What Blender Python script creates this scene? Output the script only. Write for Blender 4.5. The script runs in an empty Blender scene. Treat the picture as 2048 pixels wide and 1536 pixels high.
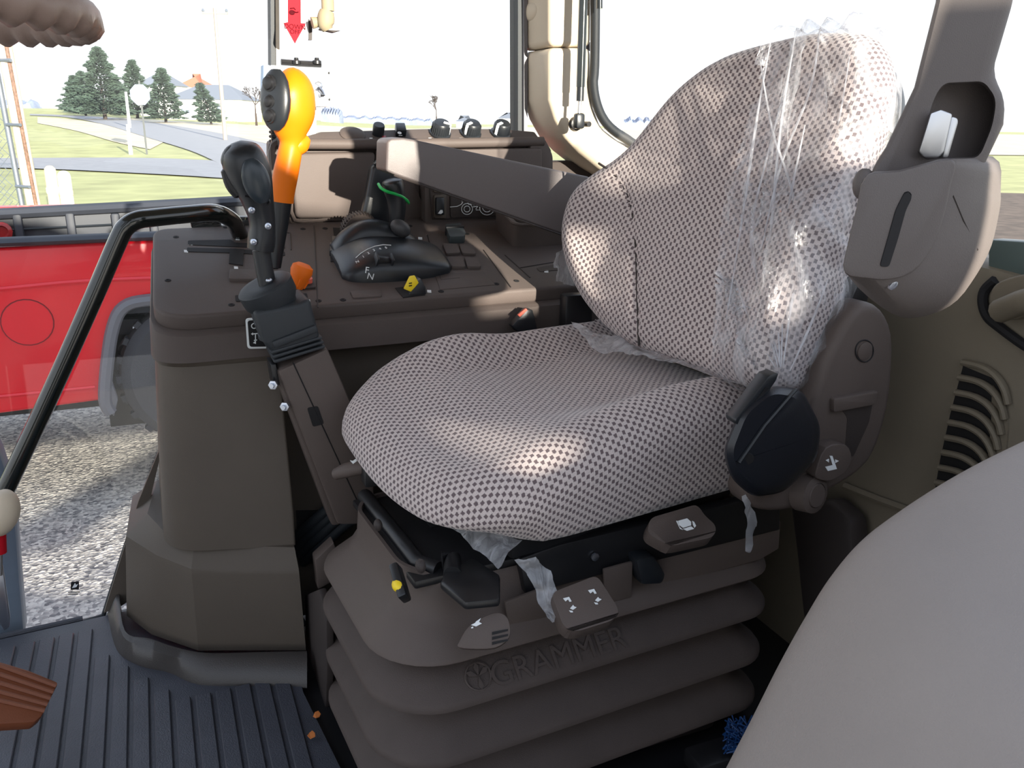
import bpy, bmesh, math, random
from mathutils import Vector, Matrix, noise
SC = bpy.context.scene
COL = SC.collection
random.seed(7)
# ------------------------------------------------------------------ camera, sky, sun, exposure
A, PITCH, ROLL, HC, FPX = math.radians(23), math.radians(17.1), math.radians(0.8), 0.95, 1700.0
CAM = Vector((0, 0, HC))
_R0 = Vector((math.cos(A), -math.sin(A), 0)); _FH = Vector((math.sin(A), math.cos(A), 0)); _Z = Vector((0, 0, 1))
FW = math.cos(PITCH) * _FH - math.sin(PITCH) * _Z
_U0 = math.sin(PITCH) * _FH + math.cos(PITCH) * _Z
RT = math.cos(ROLL) * _R0 + math.sin(ROLL) * _U0
UP = -math.sin(ROLL) * _R0 + math.cos(ROLL) * _U0
cd = bpy.data.cameras.new('camera'); cam = bpy.data.objects.new('camera', cd); COL.objects.link(cam)
cd.sensor_width = 36; cd.lens = FPX / 2048 * 36; cd.clip_start = .02; cd.clip_end = 2000
cam.matrix_world = Matrix((( RT.x, UP.x, -FW.x, CAM.x), (RT.y, UP.y, -FW.y, CAM.y), (RT.z, UP.z, -FW.z, CAM.z), (0, 0, 0, 1)))
SC.camera = cam
SC.view_settings.view_transform = 'Standard'; SC.view_settings.look = 'None'
SC.view_settings.exposure = 0.45; SC.view_settings.gamma = 1; SC.view_settings.use_curve_mapping = False
W = bpy.data.worlds.new('sky'); SC.world = W; W.use_nodes = True
wn = W.node_tree.nodes; wl = W.node_tree.links
bg = wn['Background']
tc = wn.new('ShaderNodeTexCoord'); sx = wn.new('ShaderNodeSeparateXYZ'); wl.new(tc.outputs['Generated'], sx.inputs[0])
rp = wn.new('ShaderNodeValToRGB'); wl.new(sx.outputs['Z'], rp.inputs[0]); wl.new(rp.outputs[0], bg.inputs[0])
rp.color_ramp.elements[0].position = 0.0; rp.color_ramp.elements[0].color = (.96, .98, 1, 1)
rp.color_ramp.elements[1].position = .75; rp.color_ramp.elements[1].color = (.66, .78, 1, 1)
bg.inputs[1].default_value = 1.12
SUN_DIR = Vector((-.10, 1, -.17)).normalized()       # the way the light travels: low, from the left of the tractor
sl = bpy.data.lights.new('sun', 'SUN'); sl.energy = 11.5; sl.angle = .009; sl.color = (1, .93, .80)
so = bpy.data.objects.new('sun', sl); COL.objects.link(so); so.rotation_euler = SUN_DIR.to_track_quat('-Z', 'Y').to_euler()
so.location = (3, -8, 4)

# ------------------------------------------------------------------ helpers
def ray(x, y): return FW + (x - 1024) / FPX * RT + (768 - y) / FPX * UP
def U(x, y, X=None, Y=None, Z=None, pl=None):
    "the point of a real plane (x, y or z constant, or any plane) that is seen at this pixel of the photograph"
    d = ray(x, y)
    if X is not None: t = X / d.x
    elif Y is not None: t = Y / d.y
    elif Z is not None: t = (Z - HC) / d.z
    else: t = (pl[1] - CAM).dot(pl[0]) / d.dot(pl[0])
    return CAM + d * t
def O(pts, **k): return [U(x, y, **k) for x, y in pts]
def lin(c): c /= 255.; return c / 12.92 if c <= .04045 else ((c + .055) / 1.055) ** 2.4
def rgb(r, g, b): return (lin(r), lin(g), lin(b), 1)
WO = {}
def wo(o): return WO.get(o.name, Vector((0, 0, 0)))
def props(o, label=None, cat=None, group=None, kind=None):
    if label: o['label'] = label
    if cat: o['category'] = cat
    if group: o['group'] = group
    if kind: o['kind'] = kind
    return o
def thing(name, label, cat, loc, group=None):
    o = bpy.data.objects.new(name, None); COL.objects.link(o); o.location = Vector(loc); o.empty_display_size = .05
    WO[o.name] = Vector(loc); return props(o, label, cat, group)
def put(name, geo, mat, parent=None, label=None, cat=None, group=None, kind=None, smooth=38, uv=None):
    if isinstance(geo, tuple): geo = [geo]
    V = []; F = []
    for g in geo:
        n = len(V); V += [Vector(v) for v in g[0]]; F += [tuple(i + n for i in f) for f in g[1]]
    lo = Vector((min(v.x for v in V), min(v.y for v in V), min(v.z for v in V)))
    hi = Vector((max(v.x for v in V), max(v.y for v in V), max(v.z for v in V)))
    c = (lo + hi) / 2; c.z = lo.z
    me = bpy.data.meshes.new(name); me.from_pydata([v - c for v in V], [], F); me.update()
    bm = bmesh.new(); bm.from_mesh(me); bmesh.ops.recalc_face_normals(bm, faces=bm.faces); bm.to_mesh(me); bm.free()
    if smooth:
        me.polygons.foreach_set('use_smooth', [True] * len(me.polygons)); me.set_sharp_from_angle(angle=math.radians(smooth))
    if uv:
        l = me.uv_layers.new(name='uv')
        for lp in me.loops: l.data[lp.index].uv = uv[lp.vertex_index]
    me.materials.append(mat)
    o = bpy.data.objects.new(name, me); COL.objects.link(o)
    if parent: o.parent = parent; o.location = c - wo(parent)
    else: o.location = c
    WO[o.name] = c
    return props(o, label, cat, group, kind)
def out(bm):
    bm.verts.ensure_lookup_table(); bm.verts.index_update()
    r = ([v.co.copy() for v in bm.verts], [tuple(v.index for v in f.verts) for f in bm.faces]); bm.free(); return r
def bev(bm, r, seg, ang=25):
    if r > 0:
        bmesh.ops.recalc_face_normals(bm, faces=bm.faces)
        e = [e for e in bm.edges if len(e.link_faces) == 2 and e.calc_face_angle(0) > math.radians(ang)]
        bmesh.ops.bevel(bm, geom=e, offset=r, segments=seg, profile=.5, affect='EDGES', clamp_overlap=True)
    return bm
def prism(outl, vec, r=0, seg=2, scale=1, ang=25):
    bm = bmesh.new(); vec = Vector(vec); c = sum(outl, Vector()) / len(outl)
    a = [bm.verts.new(p) for p in outl]; b = [bm.verts.new(c + (p - c) * scale + vec) for p in outl]
    n = len(a); bm.faces.new(a); bm.faces.new(b[::-1])
    for i in range(n): bm.faces.new((a[i], b[i], b[(i + 1) % n], a[(i + 1) % n]))
    return out(bev(bm, r, seg, ang))
def box(c, s, r=0, rot=None, seg=2):
    bm = bmesh.new(); bmesh.ops.create_cube(bm, size=1)
    for v in bm.verts: v.co = Vector((v.co.x * s[0], v.co.y * s[1], v.co.z * s[2]))
    bev(bm, r, seg)
    m = rot if rot else Matrix.Identity(3)
    for v in bm.verts: v.co = m @ v.co + Vector(c)
    return out(bm)
def basis(x, y, z=None):
    x = Vector(x).normalized(); y = Vector(y); y = (y - x * y.dot(x)).normalized(); z = x.cross(y)
    return Matrix((x, y, z)).transposed()
def frame(d, up=Vector((0, 0, 1))):
    d = d.normalized(); s = d.cross(up)
    if s.length < 1e-4: s = d.cross(Vector((1, 0, 0)))
    s.normalize(); return s, s.cross(d).normalized()
def cr(P, n=6, closed=False):
    P = [Vector(p) for p in P]; R = []; m = len(P)
    for i in range(m if closed else m - 1):
        if closed: p0, p1, p2, p3 = P[i - 1], P[i], P[(i + 1) % m], P[(i + 2) % m]
        else: p0, p1, p2, p3 = P[max(i - 1, 0)], P[i], P[i + 1], P[min(i + 2, m - 1)]
        for k in range(n):
            t = k / n
            R.append(.5 * (2 * p1 + (p2 - p0) * t + (2 * p0 - 5 * p1 + 4 * p2 - p3) * t * t + (3 * p1 - p0 - 3 * p2 + p3) * t ** 3))
    if not closed: R.append(P[-1].copy())
    return R
def crs(vals, n=6):
    return [v.x for v in cr([Vector((v, 0, 0)) for v in vals], n)]
def loft(rings, cap=True):
    V = []; F = []; n = len(rings[0])
    for r in rings: V += r
    for j in range(len(rings) - 1):
        for i in range(n):
            a = j * n + i; b = j * n + (i + 1) % n; F.append((a, b, b + n, a + n))
    if cap: F.append(tuple(range(n))[::-1]); F.append(tuple(range((len(rings) - 1) * n, len(rings) * n)))
    return V, F
def tube(pts, r, seg=10, up=Vector((0, 0, 1)), flat=1, cap=True):
    "r: one radius or one per point; flat scales the second axis"
    pts = [Vector(p) for p in pts]; rings = []; ps = None
    for i, p in enumerate(pts):
        d = (pts[min(i + 1, len(pts) - 1)] - pts[max(i - 1, 0)])
        s, u = frame(d, up)
        if ps is not None and s.dot(ps) < 0: s, u = -s, -u
        ps = s; rr = r[i] if isinstance(r, (list, tuple)) else r
        rings.append([p + s * rr * math.cos(2 * math.pi * k / seg) + u * rr * flat * math.sin(2 * math.pi * k / seg) for k in range(seg)])
    return loft(rings, cap)
def lathe(o, ax, prof, seg=20):
    o = Vector(o); ax = Vector(ax).normalized(); s, u = frame(ax, Vector((0, 0, 1)) if abs(ax.z) < .9 else Vector((1, 0, 0)))
    return loft([[o + ax * h + (s * math.cos(2 * math.pi * k / seg) + u * math.sin(2 * math.pi * k / seg)) * max(r, 1e-4) for k in range(seg)] for r, h in prof])
def ell(c, rx, seg=16, rot=None):
    V = []; c = Vector(c); rot = rot or Matrix.Identity(3); rings = []
    for j in range(1, 10):
        th = math.pi * j / 10
        rings.append([c + rot @ Vector((rx[0] * math.sin(th) * math.cos(2 * math.pi * k / seg), rx[1] * math.sin(th) * math.sin(2 * math.pi * k / seg), rx[2] * math.cos(th))) for k in range(seg)])
    return loft(rings)
def quad(pts): return (list(pts), [tuple(range(len(pts)))])
def boolcut(o, cutters):
    "recess real pockets into an object"
    for g in cutters:
        me = bpy.data.meshes.new('c'); me.from_pydata(g[0], [], g[1])
        bm = bmesh.new(); bm.from_mesh(me); bmesh.ops.recalc_face_normals(bm, faces=bm.faces); bm.to_mesh(me); bm.free()
        c = bpy.data.objects.new('c', me); COL.objects.link(c)
        md = o.modifiers.new('b', 'BOOLEAN'); md.object = c; md.operation = 'DIFFERENCE'; md.solver = 'EXACT'
        bpy.context.view_layer.update(); dg = bpy.context.evaluated_depsgraph_get()
        new = bpy.data.meshes.new_from_object(o.evaluated_get(dg)); o.modifiers.clear(); o.data = new
        bpy.data.objects.remove(c)
    o.data.polygons.foreach_set('use_smooth', [True] * len(o.data.polygons)); o.data.set_sharp_from_angle(angle=math.radians(38))
def txt(name, s, org, xd, yd, size, mat, parent, depth=.0004, label=None):
    cu = bpy.data.curves.new('t', 'FONT'); cu.body = s; cu.size = size; cu.extrude = depth; cu.align_x = 'CENTER'; cu.align_y = 'CENTER'
    t = bpy.data.objects.new('t', cu); COL.objects.link(t); bpy.context.view_layer.update()
    me = bpy.data.meshes.new_from_object(t.evaluated_get(bpy.context.evaluated_depsgraph_get()))
    m = basis(xd, yd); V = [m @ v.co + Vector(org) for v in me.vertices]; F = [tuple(p.vertices) for p in me.polygons]
    bpy.data.objects.remove(t); bpy.data.meshes.remove(me)
    return put(name, (V, F), mat, parent, label=label, smooth=0)

# ------------------------------------------------------------------ materials
def mat(name, col, rough=.5, metal=0, bump=0, bscale=400, var=0, vscale=8, coat=0, spec=.5, sheen=0, emit=0):
    m = bpy.data.materials.new(name); m.use_nodes = True; nt = m.node_tree; b = nt.nodes['Principled BSDF']; L = nt.links
    b.inputs['Base Color'].default_value = col; b.inputs['Roughness'].default_value = rough; b.inputs['Metallic'].default_value = metal
    b.inputs['Coat Weight'].default_value = coat; b.inputs['Coat Roughness'].default_value = .06
    b.inputs['Specular IOR Level'].default_value = spec; b.inputs['Sheen Weight'].default_value = sheen
    if emit: b.inputs['Emission Color'].default_value = col; b.inputs['Emission Strength'].default_value = emit
    if bump or var: t = nt.nodes.new('ShaderNodeNewGeometry')
    if var:
        n = nt.nodes.new('ShaderNodeTexNoise'); n.inputs['Scale'].default_value = vscale; n.inputs['Detail'].default_value = 5; L.new(t.outputs['Position'], n.inputs['Vector'])
        r = nt.nodes.new('ShaderNodeMapRange'); r.inputs[1].default_value = .3; r.inputs[2].default_value = .7; r.inputs[3].default_value = 1 - var; r.inputs[4].default_value = 1 + var
        L.new(n.outputs['Fac'], r.inputs[0]); x = nt.nodes.new('ShaderNodeVectorMath'); x.operation = 'SCALE'; x.inputs[0].default_value = col[:3]; L.new(r.outputs[0], x.inputs['Scale']); L.new(x.outputs[0], b.inputs['Base Color'])
    if bump:
        n = nt.nodes.new('ShaderNodeTexNoise'); n.inputs['Scale'].default_value = bscale; n.inputs['Detail'].default_value = 3; L.new(t.outputs['Position'], n.inputs['Vector'])
        bp = nt.nodes.new('ShaderNodeBump'); bp.inputs['Strength'].default_value = bump; bp.inputs['Distance'].default_value = .002; L.new(n.outputs['Fac'], bp.inputs['Height']); L.new(bp.outputs[0], b.inputs['Normal'])
    return m
P_CON = mat('console_plastic', rgb(86, 77, 73), .55, bump=.25, bscale=900, var=.04, spec=.22)
P_COL = mat('column_plastic', rgb(86, 78, 70), .5, bump=.25, bscale=900, var=.04, spec=.22)
P_BEI = mat('pillar_plastic', rgb(200, 186, 165), .5, bump=.15, bscale=900, var=.03, spec=.22)
P_BPIL = mat('belt_pillar_plastic', rgb(98, 91, 88), .55, bump=.2, bscale=900, var=.03, spec=.22)
P_FEN = mat('fender_plastic', rgb(142, 134, 129), .6, bump=.3, bscale=700, var=.04, spec=.22)
P_REAR = mat('rear_trim_plastic', rgb(116, 107, 92), .55, bump=.2, bscale=800, var=.04, spec=.22)
P_BEL = mat('bellows_rubber', rgb(78, 69, 65), .65, bump=.3, bscale=800, var=.06, vscale=20, spec=.22)
P_SEAT = mat('seat_plastic', rgb(88, 78, 73), .5, bump=.2, bscale=900, var=.03, spec=.22)
P_DK = mat('dark_brown_plastic', rgb(58, 52, 50), .5, bump=.2, bscale=900, spec=.22)
P_HOLE = mat('dark_recess', rgb(18, 16, 18), .8)
BLK = mat('black_plastic', rgb(30, 33, 37), .35, bump=.1, bscale=900)
BLK2 = mat('black_steel', rgb(26, 26, 28), .38, var=.15, vscale=30)
BLKG = mat('black_gloss_paint', rgb(16, 22, 20), .18, coat=.6)
RUB = mat('black_rubber', rgb(38, 42, 46), .6, bump=.2, bscale=500)
MAT = mat('floor_rubber', rgb(62, 64, 72), .5, bump=.5, bscale=500, var=.15, vscale=9)
ORG = mat('orange_plastic', rgb(232, 116, 14), .4, bump=.05, spec=.22)
ORG2 = mat('orange_knob_plastic', rgb(235, 112, 28), .45, spec=.22)
REDB = mat('salmon_button', rgb(226, 104, 84), .5)
YEL = mat('yellow_plastic', rgb(238, 205, 30), .45)
GRN = mat('green_ring', rgb(30, 190, 90), .4)
WHT = mat('white_paint', rgb(235, 238, 240), .5, spec=.22)
WHTP = mat('white_print', rgb(225, 228, 228), .6, spec=.22)
REDA = mat('red_sticker', rgb(176, 12, 30), .7, spec=.22)
CHR = mat('chrome', rgb(205, 205, 205), .42, metal=1)
ZIN = mat('zinc', rgb(190, 195, 205), .3, metal=1)
LEDR = mat('red_lens', rgb(150, 30, 30), .2)
TRUCK = mat('truck_red_paint', rgb(218, 6, 30), .3, coat=.25, var=.03, vscale=3)
LINER = mat('bed_liner', rgb(42, 45, 53), .6, bump=.2, bscale=200)
FLARE = mat('fender_flare_plastic', rgb(104, 104, 110), .5)
TIRE = mat('tire_rubber', rgb(62, 62, 66), .8, bump=.3, bscale=100)
STEEL = mat('grey_steel', rgb(120, 128, 140), .4, metal=.6)
WOOD = mat('weathered_post', rgb(214, 190, 160), .8, var=.25, vscale=3)
BARK = mat('bark', rgb(58, 50, 46), .9)
CONI = mat('conifer_needles', rgb(52, 68, 56), .8, var=.3, vscale=1.5)
ROOF = mat('grey_roof', rgb(110, 116, 126), .7)
ROOFO = mat('orange_roof', rgb(180, 112, 84), .7)
WALLW = mat('white_siding', rgb(238, 236, 232), .7, spec=.22)
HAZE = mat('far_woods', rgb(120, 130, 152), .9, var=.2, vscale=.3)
ASPH = mat('asphalt_road', rgb(150, 150, 152), .8, var=.08, vscale=2)
GRASS = mat('grass_ground', rgb(172, 172, 118), .9, var=.2, vscale=.8)
DRY = mat('dry_verge', rgb(200, 190, 168), .9, var=.15, vscale=.5)
FIELD = mat('field_soil', rgb(150, 136, 116), .9, var=.15, vscale=.4)
PEDAL = mat('pedal_brown', rgb(126, 70, 42), .55, bump=.2)
BLUE = mat('blue_bristles', rgb(14, 60, 112), .6)
LEAF = mat('leaf_litter', rgb(190, 110, 50), .8)
STICK = mat('sign_back_metal', rgb(120, 130, 148), .7)

def fabric():
    m = bpy.data.materials.new('seat_fabric'); m.use_nodes = True; nt = m.node_tree; N = nt.nodes; L = nt.links; b = N['Principled BSDF']
    def mth(op, a, c=None, k=None):
        n = N.new('ShaderNodeMath'); n.operation = op
        for i, v in enumerate((a, c, k)):
            if v is None: continue
            if isinstance(v, (int, float)): n.inputs[i].default_value = v
            else: L.new(v, n.inputs[i])
        return n.outputs[0]
    uv = N.new('ShaderNodeUVMap'); nz = N.new('ShaderNodeTexNoise'); nz.inputs['Scale'].default_value = 260; L.new(uv.outputs[0], nz.inputs['Vector'])
    s = N.new('ShaderNodeSeparateXYZ'); L.new(uv.outputs[0], s.inputs[0]); ns = N.new('ShaderNodeSeparateXYZ'); L.new(nz.outputs['Color'], ns.inputs[0])
    u = mth('DIVIDE', mth('ADD', s.outputs[0], mth('MULTIPLY', mth('SUBTRACT', ns.outputs[0], .5), .0030)), .0068)
    v = mth('DIVIDE', mth('ADD', s.outputs[1], mth('MULTIPLY', mth('SUBTRACT', ns.outputs[1], .5), .0030)), .0115)
    row = mth('FLOOR', u); v2 = mth('ADD', v, mth('MULTIPLY', mth('MODULO', mth('ABSOLUTE', row), 2), .5))
    fu = mth('ABSOLUTE', mth('SUBTRACT', mth('FRACT', u), .5)); fv = mth('ABSOLUTE', mth('SUBTRACT', mth('FRACT', v2), .5))
    d = mth('MAXIMUM', mth('DIVIDE', fu, .36), mth('DIVIDE', fv, .25))
    mr = N.new('ShaderNodeMapRange'); mr.interpolation_type = 'SMOOTHSTEP'; mr.inputs[1].default_value = .75; mr.inputs[2].default_value = 1.15; mr.inputs[3].default_value = 1; mr.inputs[4].default_value = 0
    L.new(d, mr.inputs[0])
    mx = N.new('ShaderNodeMix'); mx.data_type = 'RGBA'; mx.inputs['A'].default_value = rgb(196, 183, 179); mx.inputs['B'].default_value = rgb(104, 91, 93)
    L.new(mr.outputs[0], mx.inputs['Factor'])
    n2 = N.new('ShaderNodeTexNoise'); n2.inputs['Scale'].default_value = 700; n2.inputs['Detail'].default_value = 2; L.new(uv.outputs[0], n2.inputs['Vector'])
    r2 = N.new('ShaderNodeMapRange'); r2.inputs[1].default_value = .3; r2.inputs[2].default_value = .7; r2.inputs[3].default_value = .82; r2.inputs[4].default_value = 1.15; L.new(n2.outputs['Fac'], r2.inputs[0])
    x = N.new('ShaderNodeVectorMath'); x.operation = 'SCALE'; L.new(mx.outputs['Result'], x.inputs[0]); L.new(r2.outputs[0], x.inputs['Scale']); L.new(x.outputs[0], b.inputs['Base Color'])
    b.inputs['Roughness'].default_value = .9; b.inputs['Sheen Weight'].default_value = .35; b.inputs['Sheen Roughness'].default_value = .4; b.inputs['Specular IOR Level'].default_value = .15
    h = mth('SUBTRACT', mth('MULTIPLY', n2.outputs['Fac'], .6), mr.outputs[0]); bp = N.new('ShaderNodeBump'); bp.inputs['Strength'].default_value = .6; bp.inputs['Distance'].default_value = .0012
    L.new(h, bp.inputs['Height']); L.new(bp.outputs[0], b.inputs['Normal'])
    return m
FAB = fabric()

def schlick(N, L, f0, f1, nrm=None):
    w = N.new('ShaderNodeLayerWeight'); w.inputs[0].default_value = .5
    if nrm is not None: L.new(nrm, w.inputs['Normal'])
    a = N.new('ShaderNodeMath'); a.operation = 'POWER'; L.new(w.outputs['Facing'], a.inputs[0]); a.inputs[1].default_value = 5
    b = N.new('ShaderNodeMath'); b.operation = 'MULTIPLY_ADD'; L.new(a.outputs[0], b.inputs[0]); b.inputs[1].default_value = f1; b.inputs[2].default_value = f0
    return b.outputs[0]
def film():
    m = bpy.data.materials.new('clear_plastic_film'); m.use_nodes = True; nt = m.node_tree; N = nt.nodes; L = nt.links
    N.remove(N['Principled BSDF']); o = N['Material Output']
    g = N.new('ShaderNodeNewGeometry'); mp = N.new('ShaderNodeMapping'); mp.inputs['Scale'].default_value = (26, 26, 7); L.new(g.outputs['Position'], mp.inputs[0])
    nz = N.new('ShaderNodeTexNoise'); nz.inputs['Scale'].default_value = 1.6; nz.inputs['Detail'].default_value = 6; nz.inputs['Distortion'].default_value = .8; L.new(mp.outputs[0], nz.inputs['Vector'])
    bp = N.new('ShaderNodeBump'); bp.inputs['Strength'].default_value = .9; bp.inputs['Distance'].default_value = .012; L.new(nz.outputs['Fac'], bp.inputs['Height'])
    gl = N.new('ShaderNodeBsdfGlossy'); gl.inputs['Roughness'].default_value = .12; L.new(bp.outputs[0], gl.inputs['Normal'])
    tr = N.new('ShaderNodeBsdfTransparent'); tr.inputs[0].default_value = (.97, .97, .98, 1)
    tl = N.new('ShaderNodeBsdfTranslucent'); tl.inputs[0].default_value = (.9, .9, .92, 1); df = N.new('ShaderNodeBsdfDiffuse'); df.inputs[0].default_value = (.85, .86, .9, 1); L.new(bp.outputs[0], df.inputs['Normal'])
    m1 = N.new('ShaderNodeMixShader'); L.new(tl.outputs[0], m1.inputs[1]); L.new(df.outputs[0], m1.inputs[2])
    r = N.new('ShaderNodeMapRange'); r.inputs[1].default_value = .46; r.inputs[2].default_value = .74; r.inputs[3].default_value = .06; r.inputs[4].default_value = .62; L.new(nz.outputs['Fac'], r.inputs[0])
    m2 = N.new('ShaderNodeMixShader'); L.new(r.outputs[0], m2.inputs[0]); L.new(tr.outputs[0], m2.inputs[1]); L.new(m1.outputs[0], m2.inputs[2])
    m3 = N.new('ShaderNodeMixShader'); L.new(schlick(N, L, .07, .4, bp.outputs[0]), m3.inputs[0]); L.new(m2.outputs[0], m3.inputs[1]); L.new(gl.outputs[0], m3.inputs[2])
    L.new(m3.outputs[0], o.inputs[0]); return m
FILM = film()
def glass(name, dirt):
    m = bpy.data.materials.new(name); m.use_nodes = True; nt = m.node_tree; N = nt.nodes; L = nt.links; N.remove(N['Principled BSDF']); o = N['Material Output']
    tr = N.new('ShaderNodeBsdfTransparent'); tr.inputs[0].default_value = (.985, .99, .99, 1); gl = N.new('ShaderNodeBsdfGlossy'); gl.inputs['Roughness'].default_value = .01
    m1 = N.new('ShaderNodeMixShader'); L.new(schlick(N, L, .02, .35), m1.inputs[0]); L.new(tr.outputs[0], m1.inputs[1]); L.new(gl.outputs[0], m1.inputs[2])
    df = N.new('ShaderNodeBsdfDiffuse'); df.inputs[0].default_value = (.8, .8, .8, 1)
    m2 = N.new('ShaderNodeMixShader'); m2.inputs[0].default_value = dirt; L.new(m1.outputs[0], m2.inputs[1]); L.new(df.outputs[0], m2.inputs[2]); L.new(m2.outputs[0], o.inputs[0]); return m
GLS = glass('window_glass', .004)
def pave():
    m = bpy.data.materials.new('pavement'); m.use_nodes = True; nt = m.node_tree; N = nt.nodes; L = nt.links; b = N['Principled BSDF']
    g = N.new('ShaderNodeNewGeometry'); v = N.new('ShaderNodeTexVoronoi'); v.inputs['Scale'].default_value = 55; L.new(g.outputs['Position'], v.inputs['Vector'])
    r = N.new('ShaderNodeValToRGB'); e = r.color_ramp.elements; e[0].position = 0; e[0].color = rgb(100, 98, 98); e[1].position = 1; e[1].color = rgb(204, 198, 188)
    s = N.new('ShaderNodeSeparateXYZ'); L.new(v.outputs['Color'], s.inputs[0]); L.new(s.outputs[0], r.inputs[0]); L.new(r.outputs[0], b.inputs['Base Color']); b.inputs['Roughness'].default_value = .85
    bp = N.new('ShaderNodeBump'); bp.inputs['Strength'].default_value = .6; bp.inputs['Distance'].default_value = .01; L.new(v.outputs['Distance'], bp.inputs['Height']); L.new(bp.outputs[0], b.inputs['Normal']); return m
PAVE = pave()
# ------------------------------------------------------------------ ground outside
def sst(a, b, x): t = max(0, min(1, (x - a) / (b - a))); return t * t * (3 - 2 * t)
def gz(x, y):
    f = x * _FH.x + y * _FH.y; r = x * _R0.x + y * _R0.y
    if f < 1: return -1.0
    return -1.0 + max(0, min(f, 180) - 38) * .024 * sst(.10, .36, -r / f)
def G(px, py):
    d = ray(px, py); t = 2.0
    for _ in range(900):
        p = CAM + d * t
        if p.z <= gz(p.x, p.y): break
        t *= 1.012
    lo, hi = t / 1.012, t
    for _ in range(24):
        m = (lo + hi) / 2; p = CAM + d * m
        if p.z <= gz(p.x, p.y): hi = m
        else: lo = m
    return CAM + d * hi
def strip(name, a, b, m, h, n=5, lab=None):
    "a band of ground between two edges given where they are seen"
    a = cr([G(*q) for q in a], n); b = cr([G(*q) for q in b], n); V = []; F = []
    for p, q in zip(a, b):
        for k in range(5):
            r = p.lerp(q, k / 4); V.append(Vector((r.x, r.y, gz(r.x, r.y) + h)))
    for i in range(len(a) - 1):
        for k in range(4): F.append((i * 5 + k, i * 5 + k + 1, i * 5 + k + 6, i * 5 + k + 5))
    return put(name, (V, F), m, kind='structure', label=lab)
V = []; F = []; na = 90
fr = [3 * (1.09 ** k) for k in range(66)]
for f in fr:
    for k in range(na + 1):
        t = -1.35 + 2.9 * k / na; p = _FH * math.cos(t) * f + _R0 * math.sin(t) * f; V.append(Vector((p.x, p.y, gz(p.x, p.y) - (.03 if f < 12 else 0))))
for i in range(len(fr) - 1):
    for k in range(na): q = i * (na + 1) + k; F.append((q, q + 1, q + na + 2, q + na + 1))
put('lawn', (V, F), GRASS, kind='structure', label='pale winter grass beyond the red truck')
put('pavement', box((0, -25, -1.05), (120, 70, .1)), PAVE, kind='structure', label='speckled grey pavement under the truck')
strip('road', [(-500, 318), (0, 318), (300, 318), (560, 330), (1000, 345)], [(-500, 336), (0, 338), (300, 350), (560, 366), (1000, 390)], ASPH, .05, lab='grey road crossing behind the fence')
strip('side_road', [(60, 228.5), (130, 231), (260, 240), (420, 264), (545, 292), (620, 312)], [(60, 231.5), (130, 235), (200, 248), (300, 278), (380, 303), (440, 330)], ASPH, .06, lab='grey side road curving past the conifers')
strip('verge', [(150, 231), (260, 237), (420, 246), (545, 251), (700, 254)], [(150, 234), (260, 242), (420, 264), (545, 291), (700, 322)], DRY, .045, lab='tan dry verge in front of the white buildings')
strip('dry_patch', [(75, 234.5), (150, 240), (250, 258), (330, 284)], [(75, 247), (150, 262), (230, 285), (300, 300)], DRY, .04, lab='bleached dry grass beside the side road')
strip('field', [(600, 249.2), (1000, 254), (1400, 259.5), (1900, 267), (2120, 271)], [(600, 262), (1000, 285), (1400, 300), (1900, 310), (2120, 312)], DRY, .05, lab='pale harvested field to the horizon')
strip('ploughed_soil', [(1700, 382), (1900, 386), (2120, 392)], [(1700, 500), (1900, 500), (2120, 500)], mat('soil', rgb(98, 84, 72), .95, var=.35, vscale=3), .05, lab='brown ploughed soil at right')
# ---- conifers, bare trees, poles, signs and buildings
def conifer(base, h, r, seed, label, lean=0):
    rnd = random.Random(seed); t = thing('conifer', label, 'tree', base, 'conifers by the side road'); b = Vector(base)
    V = []; F = []
    n = int(h * 330)
    for i in range(n):
        z = rnd.random() ** 1.25; z = .08 + .92 * z
        rr = r * (1 - z) ** .8 * (.55 + .45 * rnd.random()) * (1 + .28 * math.sin(z * 40 + seed)) + .05
        a = rnd.random() * 6.283; c = b + Vector((math.cos(a) * rr + lean * z, math.sin(a) * rr, z * h))
        s = .10 * h / 6 + .16 * rnd.random() + .05
        d = Vector((math.cos(a), math.sin(a), -.35 + .5 * rnd.random())); sd = Vector((-d.y, d.x, rnd.uniform(-.4, .4))).normalized(); nz_ = d.cross(sd)
        k = len(V); V += [c - sd * s * .6, c + sd * s * .6, c + d * s * 1.6 + nz_ * .1, c + nz_ * s * .7]; F += [(k, k + 1, k + 2), (k, k + 3, k + 1), (k + 1, k + 3, k + 2), (k + 2, k + 3, k)]
    put('foliage', (V, F), CONI, t, smooth=0, kind='stuff')
    put('trunk', tube([b - Vector((0, 0, .3)), b + Vector((lean * .5, 0, h * .6))], [h * .03, h * .012], 8), BARK, t)
def at(px, f, zoff=0):
    "ground point in a given viewing column at a given distance"
    p = _FH * f + _R0 * ((px - 1024) / FPX * .956 * f); return Vector((p.x, p.y, gz(p.x, p.y) + zoff))
conifer(at(148, 140), 5.5, 2.6, 1, 'low dark conifer at the left end of the tree row')
conifer(at(165, 122), 5.7, 2.8, 2, 'broad conifer just left of the tallest one')
conifer(at(203, 104), 7.9, 3.3, 3, 'tallest conifer, left of the stop sign')
conifer(at(232, 131), 5.0, 2.6, 4, 'short conifer in the gap right of the tallest one')
conifer(at(268, 114), 6.9, 2.4, 5, 'slim conifer directly left of the stop sign')
conifer(at(324, 96), 5.5, 2.2, 6, 'conifer directly right of the stop sign')
conifer(at(416, 92), 4.0, 1.5, 7, 'small leaning conifer beside the utility pole', lean=-.9)
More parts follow.
